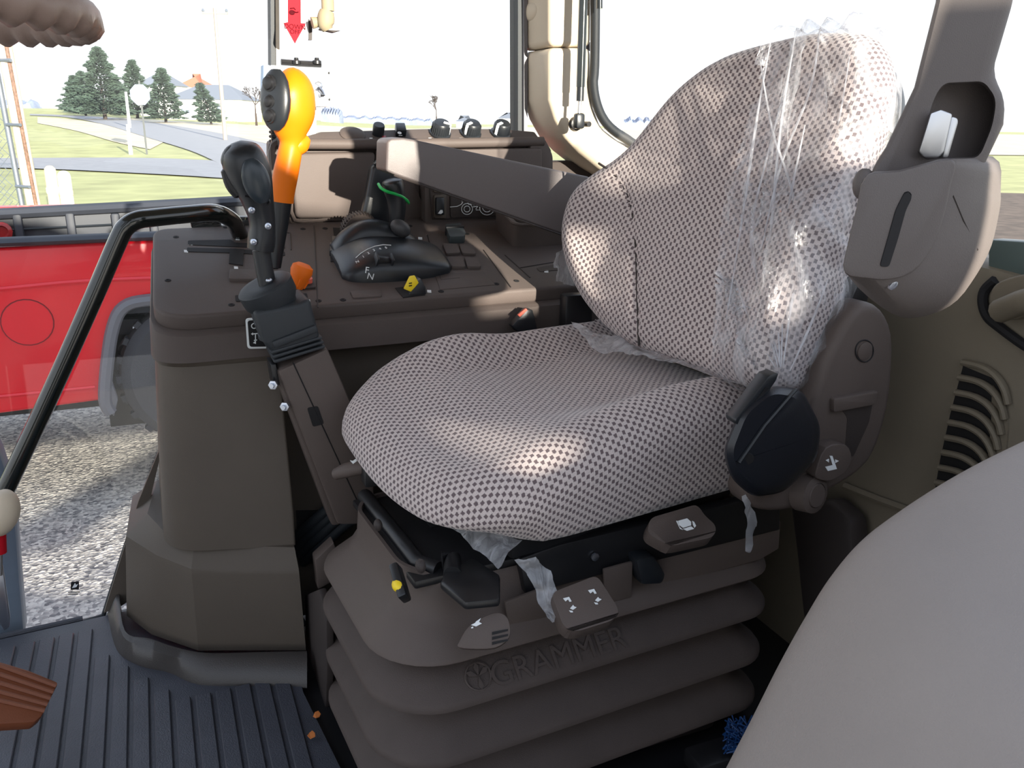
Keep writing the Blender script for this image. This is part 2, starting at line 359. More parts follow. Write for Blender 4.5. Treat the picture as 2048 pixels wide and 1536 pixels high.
def bare(base, h, seed, label, group, spread=.5):
    rnd = random.Random(seed); t = thing('bare_tree', label, 'tree', base, group); G_ = []
    def grow(p, d, l, r, k):
        q = p + d * l; G_.append(tube([p, q], [r, r * .78], 5))
        if k == 0: return
        for _ in range(3 if k > 1 else 4):
            e = (d + Vector((rnd.gauss(0, spread), rnd.gauss(0, spread), rnd.uniform(-.1, .35)))).normalized(); grow(q, e, l * rnd.uniform(.62, .84), r * .72, k - 1)
    b = Vector(base); put('trunk', tube([b - Vector((0, 0, .2)), b + Vector((0, 0, h * .27))], [h * .028, h * .02], 7), BARK, t)
    grow(b + Vector((0, 0, h * .26)), Vector((0, 0, 1)), h * .19, h * .016, 5); put('branches', G_, BARK, t, kind='stuff')
bare(at(505, 98), 4.9, 11, 'leafless tree between the white shed and the orange handle', 'bare trees')
bare(Vector((330, 330, -1)) * .42 + Vector((0, 0, 0)), 7, 12, 'leafless tree by the white silo seen past the seat', 'bare trees')
bare(U(873, 252, Y=230), 9, 13, 'far leafless tree behind the black dial knobs', 'bare trees')
def pole(name, base, h, r, m, label, cat, arms=None):
    t = thing(name, label, cat, base); b = Vector(base); put('shaft', tube([b - Vector((0, 0, .3)), b + Vector((0, 0, h))], [r, r * .75], 8), m, t)
    if arms:
        for z, w in arms: put('crossarm', box(b + Vector((0, 0, z)), (w, .12, .12), rot=Matrix.Rotation(-A, 3, 'Z')), m, t)
        for s in (-.5, 0, .5): put('insulator', lathe(b + _R0 * arms[0][1] * s * .9 + Vector((0, 0, arms[0][0] + .06)), (0, 0, 1), [(.06, 0), (.09, .08), (.05, .2)], 8), STEEL, t)
    return t
pole('utility_pole', at(440, 60), 8.3, .14, mat('grey_pole_wood', rgb(150, 138, 126), .9), 'tall pale utility pole with a cross arm on the verge', 'pole', [(8.0, 1.7)])
pole('marker_post', at(250, 80), 3.1, .14, WHT, 'white post beside the road left of the stop sign', 'post')
pole('marker_post', G(262, 309), 1.45, .10, WHT, 'leaning white stake on the grass corner', 'post')
st = G(294, 309); t = thing('stop_sign', 'back of an octagonal road sign on a dark post', 'sign', st)
hh = 5.05 * (st - CAM).length / 47 * .66
dd = (st - CAM).length / 1700
put('post', box(st + Vector((0, 0, 59 * dd)), (.09, .06, 120 * dd + .3)), mat('sign_post_paint', rgb(52, 58, 58), .6), t)
sc_ = st + Vector((0, 0, 101 * dd)) - _FH * .06
put('plate', prism([sc_ + _R0 * (18.5 * dd * math.cos(math.pi / 8 + k * math.pi / 4)) + Vector((0, 0, 18.5 * dd * math.sin(math.pi / 8 + k * math.pi / 4))) for k in range(8)], _FH * .01), STICK, t)
def house(name, px0, px1, f, wall_h, roof_h, depth, wm, rm, label):
    a = at(px0, f); b = at(px1, f); z0 = min(a.z, b.z) - .2; a.z = b.z = z0; d = (b - a).normalized(); n = Vector((-d.y, d.x, 0))
    t = thing(name, label, 'building', (a + b) / 2)
    put('walls', prism([a, b, b + n * depth, a + n * depth], (0, 0, wall_h + .2)), wm, t, smooth=0)
    h = Vector((0, 0, wall_h + .2)); e = Vector((0, 0, roof_h)); o_ = .3
    P = [a - d * o_ - n * o_ + h, b + d * o_ - n * o_ + h, b + d * o_ + n * (depth + o_) + h, a - d * o_ + n * (depth + o_) + h, a + d * depth * .35 + n * depth / 2 + h + e, b - d * depth * .35 + n * depth / 2 + h + e]
    put('roof', (P, [(0, 1, 5, 4), (1, 2, 5), (2, 3, 4, 5), (3, 0, 4), (0, 3, 2, 1)]), rm, t, smooth=0)
    w = (b - a).length; k = 0
    while k * 4.5 + 3 < w and k < 4:
        c = a + d * (2.2 + k * 4.5) - n * .02 + Vector((0, 0, wall_h * .6)); put('window', box(c, (1.0, .06, .9), rot=Matrix.Rotation(math.atan2(d.y, d.x), 3, 'Z')), HAZE, t, smooth=0); k += 1
    return t
house('shed', 330, 480, 112, 2.6, 1.9, 8, WALLW, ROOF, 'long low white shed with a grey roof right of the conifers')
house('house', 275, 338, 128, 4.2, 2.2, 7, WALLW, ROOF, 'white gabled house half hidden behind the stop sign')
house('barn', 352, 402, 150, 4.2, 2.3, 8, WALLW, ROOFO, 'building with an orange roof showing above the white shed')
house('far_shed', 988, 1030, 300, 3.2, 2.0, 12, WALLW, ROOF, 'far white shed at the right end of the side window')
house('far_shed', 905, 935, 320, 2.2, 2.0, 12, HAZE, ROOF, 'far dark shed behind the dial knobs')
def woods(px0, px1, f, h, seed, label):
    rnd = random.Random(seed); a = at(px0, f); b = at(px1, f); n = 90; R_ = []
    t = []; d = (b - a)
    for i in range(n + 1):
        p = a + d * i / n; e = h * (.72 + .16 * rnd.random() + .12 * math.sin(i * .5 + seed)) * (1 if 2 < i < n - 2 else .6); q = Vector((0, 0, e)); o_ = _FH * 6
        t.append([p - Vector((0, 0, 1)), p + q * .7, p + q + o_ * .5, p + q * .8 + o_, p + o_])
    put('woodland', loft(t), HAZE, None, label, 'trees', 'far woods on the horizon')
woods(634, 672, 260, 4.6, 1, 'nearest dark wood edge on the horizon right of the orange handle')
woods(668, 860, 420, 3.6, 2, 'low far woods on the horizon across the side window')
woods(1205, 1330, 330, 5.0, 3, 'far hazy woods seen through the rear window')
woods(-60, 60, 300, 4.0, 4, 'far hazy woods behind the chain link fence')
t = thing('silo', 'far white grain silo seen past the seat backrest', 'silo', at(1222, 300)); b = at(1222, 300)
put('bin', lathe(b, (0, 0, 1), [(3, -.5), (3, 6), (2.9, 6.2), (.4, 7.6)], 16), WALLW, t); put('ladder', box(b - _FH * 3.05 + Vector((.4, 0, 3)), (.3, .1, 6)), STEEL, t)
# ---- chain link fence and bollards at left
fb = G(72, 432); fd = (fb - CAM).length / 1700
t = thing('chain_link_fence', 'rusty chain link fence with a tall pale post at the left edge', 'fence', fb)
put('post', tube([fb - Vector((0, 0, .2)), fb + Vector((0, 0, 330 * fd)) - _R0 * 12 * fd], 11 * fd, 12), WOOD, t, label='thick weathered post, white on one side')
gb = fb - _R0 * 20 * fd
put('post', tube([gb - Vector((0, 0, .2)), gb + Vector((0, 0, 320 * fd)) - _R0 * 12 * fd], 4.5 * fd, 10), STEEL, t, label='thin grey gate post')
sb = fb + _R0 * 9 * fd - _FH * .1
put('post', tube([sb - Vector((0, 0, .2)), sb + Vector((0, 0, 318 * fd)) - _R0 * 13 * fd], 3.2 * fd, 8), mat('rust', rgb(110, 84, 70), .8, var=.4, vscale=20), t, label='thin rusty edge bar')
for z in (50, 150, 250): put('hinge_band', tube([fb + Vector((0, 0, z * fd)) - _R0 * 24 * fd - _FH * .05, fb + Vector((0, 0, z * fd)) + _R0 * 6 * fd - _FH * .2], 3 * fd, 6), STEEL, t)
put('top_rail', tube([gb + Vector((0, 0, 305 * fd)), gb + Vector((0, 0, 305 * fd)) - _R0 * 120 * fd], 5 * fd, 8), STEEL, t)
ws = []; sp = 11 * fd; wh = 300 * fd
for s in (-1, 1):
    for k in range(-30, 14):
        x0 = -k * sp if s > 0 else -k * sp - wh; 
        P = []
        for j in range(13):
            z = wh * j / 12; x = -(k * sp) + s * (z - wh / 2)
            P.append((x, z))
        P = [(x, z) for x, z in P if -120 * fd <= x <= 0]
        if len(P) > 1: ws.append(tube([gb + _R0 * (x - z * .035) + Vector((0, 0, z)) for x, z in P], .5 * fd, 4))
put('wire_mesh', ws, STEEL, t, kind='stuff')
for px, h, r, lb in ((114, 82, 9.5, 'taller tan and white bollard right of the fence post'), (140, 74, 10.5, 'round topped white bollard, right one of the pair')):
    b = G(px, 440); q = (b - CAM).length / 1700
    t = thing('bollard', lb, 'bollard', b, 'bollards on the grass'); put('pipe', lathe(b, (0, 0, 1), [(r * q, -.1), (r * q, h * q), (r * q * .9, (h + 5) * q), (r * q * .5, (h + 9) * q), (0, (h + 10) * q)], 14), WHT if r > 10 else WOOD, t)
    put('collar', lathe(b + Vector((0, 0, h * q * .55)), (0, 0, 1), [(r * q, 0), (r * q * 1.08, .02), (r * q * 1.08, .1), (r * q, .12)], 14), WOOD if r > 10 else WHT, t)
# ------------------------------------------------------------------ red pickup truck
TY = 4.6
t = TR = thing('pickup_truck', 'red pickup truck with a dark lined cargo bed parked outside', 'truck', (-.2, 5.4, -1))
def T4(pts): return O(pts, Y=TY)
body = T4([(-420, 516), (860, 452), (860, 735), (600, 764), (592, 690), (565, 625), (520, 596), (300, 592), (258, 602), (234, 635), (222, 700), (206, 801), (0, 828), (-420, 885)])
bs = put('bed_side', prism(body, (0, .10, 0), .02, 3), TRUCK, t, label='red body side')
put('rail_cap', tube(T4([(-420, 505), (0, 484), (300, 472), (860, 446)]), .05, 8, flat=.45), LINER, t)
put('body_crease', tube(T4([(-420, 610), (0, 578), (120, 566), (200, 560), (420, 552)]), .012, 6), TRUCK, t)
put('lower_crease', tube(T4([(-420, 842), (0, 793), (190, 774)]), .010, 6), TRUCK, t)
put('bed_floor', box((0, TY + .85, .02), (5.2, 1.6, .05)), LINER, t)
fw = O([(-500, 440), (0, 429), (480, 403), (900, 384), (900, 470), (480, 478), (0, 500), (-500, 520)], Y=TY + 1.55)
put('far_liner_wall', prism(fw, (0, .08, 0), .01), LINER, t)
put('far_rail_cap', tube(O([(-500, 441), (0, 428), (480, 402), (900, 382)], Y=TY + 1.55), .06, 8, flat=.6), LINER, t)
put('far_bed_side', box((0, TY + 1.7, 0), (5.2, .1, .8)), TRUCK, t)
for px in (40, 145, 235, 310, 400):
    q = U(px, 470, Y=TY + 1.52); put('liner_rib', box(q, (.05, .05, .28), .012), LINER, t)
put('liner_seam', tube(O([(-300, 478), (0, 461), (480, 436)], Y=TY + 1.53), .008, 5), BLK, t)
put('tie_down', lathe(U(4, 463, Y=TY + 1.5), (0, -1, 0), [(.06, 0), (.06, .02), (.04, .03), (.03, .01)], 14), LEDR, t)
ctr = U(55, 645, Y=TY - .002); cc = [ctr + Vector((math.cos(k * math.pi / 12) * .112, 0, math.sin(k * math.pi / 12) * .112)) for k in range(25)]
put('fuel_door', lathe(ctr + Vector((0, .01, 0)), (0, -1, 0), [(.11, 0), (.11, .012), (.0, .013)], 28), TRUCK, t); put('fuel_door_gap', tube(cc, .0035, 5), mat('dark_red_gap', rgb(120, 4, 18), .5), t)
put('fender_flare', tube(cr(T4([(222, 826), (210, 800), (214, 730), (226, 655), (248, 614), (300, 600), (420, 596), (540, 604), (580, 640), (600, 764)]), 4), .032, 8), FLARE, t)
put('mud_flap', prism(T4([(204, 772), (222, 760), (236, 800), (228, 834), (216, 818)]), (0, .05, 0), .006), FLARE, t)
put('wheel_well', box(U(410, 690, Y=TY + .32), (1.05, .12, .8)), BLK2, t)
put('inner_panel', prism(O([(232, 640), (590, 620), (590, 690), (232, 668)], Y=TY + .12), (0, .05, 0)), LINER, t)
for px in (270, 296): put('panel_bolt', lathe(U(px, 655, Y=TY + .11), (0, -1, 0), [(.012, 0), (.012, .01), (0, .014)], 8), ZIN, t)
wc = U(402, 748, Y=TY + .02)
w = put('wheel', lathe(wc, (0, 1, 0), [(.22, .02), (.34, -.01), (.385, .02), (.395, .06), (.395, .24), (.37, .28), (.2, .28)], 48), TIRE, t)
put('tread_blocks', [box(wc + Vector((math.cos(a) * .395, .05 + .07 * (i % 3), math.sin(a) * .395)), (.03, .05, .036), rot=Matrix.Rotation(-a, 3, 'Y')) for i, a in enumerate([k * math.pi / 36 for k in range(72)])], TIRE, w, kind='stuff')
put('rim', lathe(wc, (0, 1, 0), [(.22, .0), (.20, .03), (.08, .06), (0, .05)], 24), STEEL, w)
put('under_frame', box((0, TY + .85, -.5), (5.0, 1.0, .14)), BLK2, t)
# ------------------------------------------------------------------ cab shell (setting)
HL = mat('headliner', rgb(176, 166, 152), .8)
put('floor', prism([Vector(v) for v in ((-.95, .12, 0), (1.06, .12, 0), (1.06, 1.69, 0), (-.1, 1.69, 0), (-.42, 1.66, 0), (-.95, 1.60, 0))], (0, 0, -.06)), BLK2, kind='structure')
put('ceiling', box((.1, 1.2, 1.66), (2.1, 1.75, .08), .02), HL, kind='structure')
put('wall_rear', prism([Vector(v) for v in ((1.05, .45, -.02), (1.05, 2.0, -.02), (1.05, 2.0, .86), (1.05, 1.25, .80), (1.05, .45, .745))], (.07, 0, 0), .012), P_REAR, kind='structure')
put('wall_right', box((.67, 1.99, .40), (.76, .06, .92), .01), P_CON, kind='structure')
# right rear corner pillar: the lit inner face and the shaded jamb come from one extruded profile
arc = [(1100, -260), (1100, 96), (1100, 200), (1112, 240), (1132, 276), (1160, 306), (1200, 338), (1250, 368), (1300, 400), (1300, 560)]
low = O([(1100, 95), (1100, 150)] + arc[2:], Y=1.85) + O([(1420, 560), (1420, 320), (1290, 300), (1240, 282), (1205, 255), (1190, 215), (1184, 160), (1184, 95)], Y=1.85)
put('trim_1', prism(low, (0, .16, 0), .014, 3), P_BEI, kind='structure', label='beige rear corner pillar, lower section')
put('trim_2', prism(O([(1100, -300), (1100, 93), (1184, 93), (1190, -300)], Y=1.85), (0, .16, 0), .014, 3), P_BEI, kind='structure', label='beige rear corner pillar, upper section')
put('trim_15', prism(O([(1106, 84), (1106, 102), (1180, 102), (1180, 84)], Y=1.875), (0, .10, 0)), P_DK, kind='structure', label='dark joint between the two pillar sections')
put('trim_3', prism(O([(1055, -300), (1055, 268), (1048, 268), (1048, -300)], Y=1.97), (0, .05, 0)), mat('grey_seal', rgb(120, 118, 122), .5), kind='structure', label='grey strip beside the side window')
put('trim_4', prism(O([(1047, -300), (1047, 272), (1036, 272), (1036, -300)], Y=1.98), (0, .05, 0)), RUB, kind='structure', label='black seal at the rear edge of the side window')
put('trim_5', prism(O([(548, -300), (552, 200), (543, 200), (539, -300)], Y=1.98), (0, .05, 0)), RUB, kind='structure', label='black seal at the front edge of the side window')
put('trim_6', prism(O([(549, -300), (553, 200), (560, 200), (556, -300)], Y=1.975), (0, .05, 0)), P_BEI, kind='structure', label='pale strip at the front edge of the side window')
put('window_1', prism(O([(545, -320), (545, 285), (1045, 285), (1045, -320)], Y=2.0), (0, .005, 0)), GLS, kind='structure', label='side window over the console', smooth=0)
fgl = [(-420, -330), (540, -330), (543, 285), (300, 1000), (285, 1005), (206, 1232), (0, 1287), (-420, 1390)]
gp = (Vector((0, -1, .13)), Vector((0, 1.675, 0)))
put('window_2', prism(O(fgl, pl=gp), (0, .005, 0)), GLS, kind='structure', label='large door glass reaching to the floor', smooth=0)
put('trim_7', tube(O([(330, 880), (280, 1005), (240, 1125), (207, 1230), (170, 1243), (0, 1287), (-420, 1392)], pl=gp), .0045, 8), RUB, kind='structure', label='black seal along the lower edge of the door glass')
put('trim_8', prism(O([(-60, 780), (0, 905), (18, 960), (32, 1050), (40, 1160), (50, 1272), (0, 1286), (-60, 1300)], Y=1.69), (0, .05, 0), .008), mat('blue_grey_post', rgb(112, 124, 140), .4), kind='structure', label='blue grey post at the left edge')
put('window_3', prism([Vector(v) for v in ((1.04, .86, .8), (1.04, 1.84, .9), (1.04, 1.84, 1.58), (1.04, .72, 1.58))], (.005, 0, 0)), GLS, kind='structure', label='rear window', smooth=0)
put('trim_9', tube(cr(O([(1192, -300), (1190, 100), (1187, 170), (1197, 218), (1216, 250), (1250, 276), (1300, 300), (1500, 360)], Y=1.84), 5), .011, 10), RUB, kind='structure', label='black rounded seal of the rear window')
put('window_4', prism([Vector(v) for v in ((.74, .52, .80), (1.04, .60, .80), (1.04, .64, 1.55), (.74, .56, 1.55))], (0, .005, 0)), GLS, kind='structure', label='rear quarter window at right', smooth=0)
put('trim_10', prism(O([(1975, 552), (2130, 558), (2130, 488), (1975, 478)], X=1.06), (.03, 0, 0), .004), mat('dark_glass_edge', rgb(88, 100, 96), .35), kind='structure', label='dark green ledge under the rear quarter window')
put('window_5', box((-.9, 1.0, .9), (.006, 1.3, 1.5)), GLS, kind='structure', label='windscreen ahead of the wheel')
put('trim_12', prism(O([(540, -900), (560, -900), (560, -300), (540, -300)], Y=1.97), (0, .05, 0)), P_BEI, kind='structure', label='side post above the window')
# ------------------------------------------------------------------ floor mat
t = thing('floor_mat', 'ribbed dark rubber floor mat with a moulded kerb round the console foot', 'mat', (-.15, 1.0, 0))
put('mat_base', prism([Vector(v) for v in ((-.93, .16, .002), (.72, .16, .002), (.72, .86, .002), (.20, .9, .002), (.16, 1.27, .002), (.16, 1.42, .002), (-.12, 1.655, .002), (-.40, 1.63, .002), (-.93, 1.57, .002))], (0, 0, .012)), MAT, t)
x = -.90
while x < .15:
    y1 = 1.60 + max(0, .05 * (x + .9)) - .03
    if x > -.17: y1 = 1.52 - (x + .17) * 1.5
    if x > -.05: y1 = 1.325
    put('rib', box((x, (y1 + .2) / 2, .016), (.0255, y1 - .2, .006), .002, seg=1), MAT, t); x += .0322
kin = cr(O([(238, 1180), (250, 1262), (300, 1277), (350, 1294), (415, 1306), (520, 1304), (614, 1302)], Z=.05), 5)
ktop = cr(O([(230, 1196), (246, 1272), (290, 1292), (340, 1312), (412, 1318), (520, 1316), (614, 1314)], Z=.05), 5)
kmid = cr(O([(222, 1212), (240, 1288), (285, 1318), (340, 1330), (400, 1352), (520, 1354), (614, 1354)], Z=.03), 5)
kout = cr(O([(214, 1228), (232, 1300), (275, 1332), (340, 1348), (400, 1372), (520, 1374), (614, 1376)], Z=.012), 5)
kb_ = [Vector((p.x, p.y, .008)) for p in kin]
n_ = len(kin); KV = kb_ + kin + ktop + kmid + kout
put('kerb', (KV, [(j * n_ + i, j * n_ + i + 1, (j + 1) * n_ + i + 1, (j + 1) * n_ + i) for j in range(4) for i in range(n_ - 1)]), mat('kerb_rubber', rgb(60, 56, 54), .45, bump=.3, bscale=500), t, smooth=70, label='smooth brown moulded kerb')
put('edge_lip', tube([Vector(v) for v in ((-.93, 1.585, .012), (-.40, 1.643, .012), (-.20, 1.66, .012))], .006, 8), MAT, t)
# ------------------------------------------------------------------ side console
CN = Vector((0, -.26, 1)).normalized(); CP = Vector((0, 1.455, .642)); TP = (CN, CP)
TX = Vector((1, 0, 0)); TYD = CN.cross(TX)          # axes lying in the console top
def T(x, y, h=0): return U(x, y, pl=(CN, CP + CN * h))
CON = thing('side_console', 'brown plastic side console with a sloping top and a tall front column', 'console', (.35, 1.62, 0))
def round_poly(P, r, n=6):
    R = []; m = len(P)
    for i in range(m):
        a, b, c = P[i - 1], P[i], P[(i + 1) % m]; rr = r[i] if isinstance(r, (list, tuple)) else r
        if rr <= 0: R.append(b); continue
        u = (a - b).normalized(); v = (c - b).normalized(); p, q = b + u * rr, b + v * rr
        for k in range(n + 1):
            s = k / n; R.append(p * (1 - s) ** 2 + b * 2 * s * (1 - s) + q * s * s)
    return R
def TT(X, Y, h=0): return Vector((X, Y, CP.z + (Y - CP.y) * .26)) + CN * h
top = round_poly([TT(.004, 1.835), TT(-.012, 1.452), TT(.90, 1.475), TT(.90, 1.86)], [.035, .07, .01, .01], 8)
put('top_panel', prism(top, -CN * .03, .006, 3), P_CON, CON)
col2 = [p - CN * .002 + Vector((0, 0, 0)) for p in round_poly([TT(.0, 1.83), TT(-.018, 1.446), TT(.95, 1.47), TT(.95, 1.83)], [.035, .075, .01, .01], 8)]
put('collar', loft([[p - Vector((0, 0, .026)) for p in col2], [p - Vector((0, 0, .03)) - Vector((.002, .004, 0)) for p in col2], [Vector((p.x - .006, p.y - .006, .565 + (p.y - 1.45) * .1)) for p in col2]]), P_CON, CON)
def colring(z, dx, x1, yl=1.45, yr=1.45, rr=(.03, .07)):
    return round_poly([Vector((-.02 - dx, 1.80, z)), Vector((-.02 - dx * .8, yl, z)), Vector((x1, yr, z)), Vector((x1, 1.80, z))], [rr[0], rr[1], .006, .006], 8)
put('column', loft([colring(.575, .0, .182, 1.446, 1.446), colring(.565, .0, .182, 1.446, 1.446), colring(.555, -.006, .182, 1.455, 1.452), colring(.30, .012, .180, 1.425, 1.385), colring(.238, .017, .178, 1.430, 1.376)]), P_COL, CON)
def flr(z, P): return [Vector((x, y, z)) for x, y in P]
put('column_foot', loft([flr(.240, [(-.04, 1.76), (-.060, 1.60), (-.03, 1.50), (.014, 1.436), (.06, 1.420), (.174, 1.366), (.174, 1.76)]), flr(.208, [(-.09, 1.77), (-.100, 1.585), (-.05, 1.488), (.005, 1.413), (.06, 1.392), (.176, 1.346), (.176, 1.77)]), flr(.198, [(-.09, 1.77), (-.102, 1.585), (-.05, 1.486), (.005, 1.410), (.06, 1.389), (.176, 1.343), (.176, 1.77)]), flr(.035, [(-.105, 1.77), (-.118, 1.60), (-.075, 1.515), (.002, 1.430), (.06, 1.408), (.181, 1.360), (.181, 1.77)])]), P_COL, CON, smooth=22)
put('foot_side_panel', prism(O([(330, 872), (277, 1003), (208, 1226), (240, 1214), (275, 1190), (300, 1000)], pl=(gp[0], gp[1] - Vector((0, .02, 0)))), (0, .01, 0)), P_COL, CON)
put('side_panel', prism([Vector(v) for v in ((.18, 1.50, .56), (.95, 1.52, .56), (.95, 1.52, .02), (.18, 1.50, .02))], (0, .06, 0)), P_COL, CON)
put('hose_opening', prism(O([(592, 1022), (628, 1022), (655, 1020), (652, 1100), (640, 1112), (598, 1120)], Y=1.497), (0, .004, 0)), P_HOLE, CON)
def slab(name, pts, h, m, parent, r=.002, base=-.002, label=None):
    return put(name, prism([T(x, y, base) for x, y in pts], CN * (h - base), r), m, parent, label=label)
# slots, seams, screws, pads on the top
def rpx(pts, r, n=4): return [(v.x, v.y) for v in round_poly([Vector((x, y, 0)) for x, y in pts], r, n)]
slab('lever_slot', rpx([(376, 484), (462, 482), (470, 488), (570, 492), (570, 500), (465, 496), (376, 492)], 3), .0012, P_HOLE, CON, 0)
slab('lever_slot', rpx([(374, 498), (455, 500), (520, 504), (570, 506), (570, 514), (450, 508), (374, 506)], 3), .0012, P_HOLE, CON, 0)
slab('slot_hole', [(460, 500), (488, 502), (486, 534), (458, 530)], .0018, P_HOLE, CON, 0)
slab('slot_hole', [(548, 522), (563, 522), (556, 540), (542, 540)], .0018, P_HOLE, CON, 0)
slab('lower_slot', rpx([(470, 594), (614, 590), (616, 600), (472, 606)], 3), .0015, P_HOLE, CON, 0)
slab('raised_block', rpx([(460, 545), (520, 547), (520, 566), (458, 565)], 3), .006, P_CON, CON, .002)
for s in ([(666, 458), (680, 459), (681, 476), (668, 476)], [(688, 464), (735, 470), (735, 473), (689, 468)], [(684, 487), (714, 490), (714, 493), (685, 490)], [(660, 503), (674, 504), (675, 526), (661, 526)], [(812, 478), (832, 478), (831, 480), (813, 480)]):
    slab('slot', s, .0015, P_HOLE, CON, 0)
slab('slide_switch', [(663, 480), (677, 481), (678, 500), (664, 499)], .008, BLK, CON, .002)
slab('slide_switch', [(659, 497), (674, 498), (673, 515), (659, 514)], .012, BLK, CON, .002)
for a, b in (((628, 452), (636, 615)), ((580, 466), (582, 500)), ((855, 470), (882, 560)), ((967, 500), (1022, 575)), ((1010, 510), (1060, 555)), ((1038, 536), (1110, 524)), ((540, 462), (580, 466)), ((882, 560), (920, 556))):
    put('seam', tube([T(a[0], a[1], .0005), T(b[0], b[1], .0005)], .0012, 5), P_DK, CON)
for q in ((352, 474), (336, 561), (463, 610), (606, 458), (650, 457), (637, 602), (686, 600), (820, 452), (882, 583), (993, 568), (1033, 562), (934, 468)):
    put('screw', lathe(T(*q), CN, [(.0055, 0), (.0055, .0008), (.0035, .0012), (.002, .0002)], 10), P_HOLE, CON)
for q in ((475, 480), (472, 538), (840, 479), (846, 491), (381, 490), (372, 505), (1092, 545), (858, 585), (490, 609), (616, 604)):
    slab('white_mark', [(q[0] - 4, q[1] - 2.5), (q[0] + 4, q[1] - 2), (q[0] + 4.5, q[1] + 2.5), (q[0] - 3.5, q[1] + 2)], .001, WHTP, CON, 0)
for q in ([(884, 493), (914, 494), (921, 512), (892, 514)], [(917, 494), (946, 496), (952, 514), (924, 513)], [(892, 520), (924, 520), (931, 540), (902, 540)], [(928, 520), (956, 522), (962, 540), (934, 540)]):
    slab('keypad_button', rpx(q, 3, 2), .006, P_CON, CON, .0025)
slab('blank_cover', rpx([(700, 586), (760, 583), (764, 596), (706, 600)], 3), .0025, P_CON, CON, .001)
slab('blank_cover', [(870, 552), (966, 545), (990, 572), (880, 582)], .0012, P_CON, CON, .0005)
slab('finger_recess', rpx([(1072, 538), (1120, 530), (1122, 542), (1080, 546)], 3), .001, P_DK, CON, 0)
b = slab('red_button_base', rpx([(596, 566), (626, 564), (632, 580), (600, 583)], 3), .004, P_DK, CON, .001)
slab('red_button', rpx([(598, 556), (617, 553), (626, 572), (603, 577)], 3), .012, REDB, CON, .002)
p = slab('rocker_pad', rpx([(889, 464), (920, 461), (930, 480), (928, 488), (898, 489)], 3), .016, mat('slate_pad', rgb(64, 72, 74), .5), CON, .004, label='dark grey rocker pad')
slab('pad_ridge', [(890, 470), (926, 468), (927, 471), (891, 473)], .019, BLK, p, .001)
lb = put('symbol_label', prism(round_poly(O([(491, 637), (540, 635), (546, 697), (495, 698)], Y=1.438), .006), (0, .004, 0), .001), WHTP, CON, label='black symbol plate with a white border')
put('label_face', prism(round_poly(O([(495, 641), (540, 639), (546, 693), (499, 694)], Y=1.4375), .005), (0, .002, 0), .0004), P_HOLE, lb)
YL = 1.4368
def dec(pts, Y, m, parent, name='symbol', d=.0008, **k): return put(name, prism(O(pts, Y=Y), (0, d, 0)), m, parent, smooth=0, **k)
dec([(506, 686), (512, 681), (512, 688)], YL, WHTP, lb); dec([(508, 680), (514, 679), (514, 681), (508, 682)], YL, WHTP, lb); dec([(502, 668), (506, 665), (506, 667), (515, 666), (515, 668), (506, 669), (506, 671)], YL, WHTP, lb); dec([(510, 669), (512, 669), (512, 681), (510, 681)], YL, WHTP, lb)
put('symbol', tube([U(508 + 5 * math.cos(k * .628), 652 + 5 * math.sin(k * .628), Y=YL) for k in range(11)], .0009, 5), WHTP, lb)
# ------------------------------------------------------------------ coin tray
def Yq(pts, Y): return O(pts, Y=Y)
tp = [T(974, 446, .055), T(1000, 478, .055), T(1090, 468, .055), T(1075, 436, .055)]
t = thing('storage_tray', 'small open brown storage tray on the console below the armrest', 'tray', T(1010, 480))
o3 = round_poly([TT(.705, 1.79, .052), TT(.70, 1.66, .052), TT(.86, 1.665, .052), TT(.86, 1.79, .052)], .018, 4)
i3 = [p + (sum(o3, Vector()) / len(o3) - p) * .13 for p in o3]
bo = [p - CN * .052 + Vector((0, 0, 0)) for p in [o + (sum(o3, Vector()) / len(o3) - o) * .06 for o in o3]]
put('tray_body', loft([bo, [p - CN * .004 for p in o3], o3, i3, [p - CN * .05 for p in i3]]), P_CON, t)
put('tray_rim', tube(o3 + [o3[0]], .0035, 6), P_CON, t)
# ------------------------------------------------------------------ instrument side panel behind the console
PAN = thing('control_panel', 'upright brown control panel under the side window with a ledge of knobs', 'control panel', (.55, 1.85, .74))
PY = 1.85
put('panel_body', prism(O([(545, 283), (1090, 276), (1104, 300), (1104, 470), (560, 456), (546, 430)], Y=PY + .012), (0, .10, 0), .006), P_CON, PAN)
put('panel_frame', tube(cr(O([(572, 452), (556, 380), (548, 305), (552, 290), (572, 283)], Y=PY), 4), .011, 8), P_CON, PAN)
put('cover_door', prism(round_poly(O([(580, 306), (752, 304), (738, 436), (592, 437)], Y=PY - .012), .012), (0, .03, 0), .006, 3), P_CON, PAN, label='smooth storage cover')
put('door_trim', tube(cr(O([(583, 380), (590, 440), (660, 438), (742, 436)], Y=PY - .002), 3), .004, 6), P_CON, PAN)
put('side_post', prism(O([(752, 300), (800, 300), (860, 440), (846, 452), (742, 440)], Y=PY - .004), (0, .02, 0), .003), P_CON, PAN)
put('switch_panel', prism(round_poly(O([(848, 300), (1085, 296), (1085, 446), (850, 448)], Y=PY - .03), .008), (0, .045, 0), .004), P_CON, PAN)
put('panel_groove', tube(O([(859, 372), (864, 438), (990, 436), (1080, 432)], Y=PY - .031), .0016, 5), P_DK, PAN)
sw = put('switch_bezel', prism(round_poly(O([(868, 390), (893, 388), (893, 437), (869, 437)], Y=PY - .036), .005), (0, .008, 0), .002), P_COL, PAN)
rk = put('rocker_switch', prism(O([(873, 396), (889, 395), (889, 430), (873, 430)], Y=PY - .046), (0, .012, 0), .002), BLK, PAN)
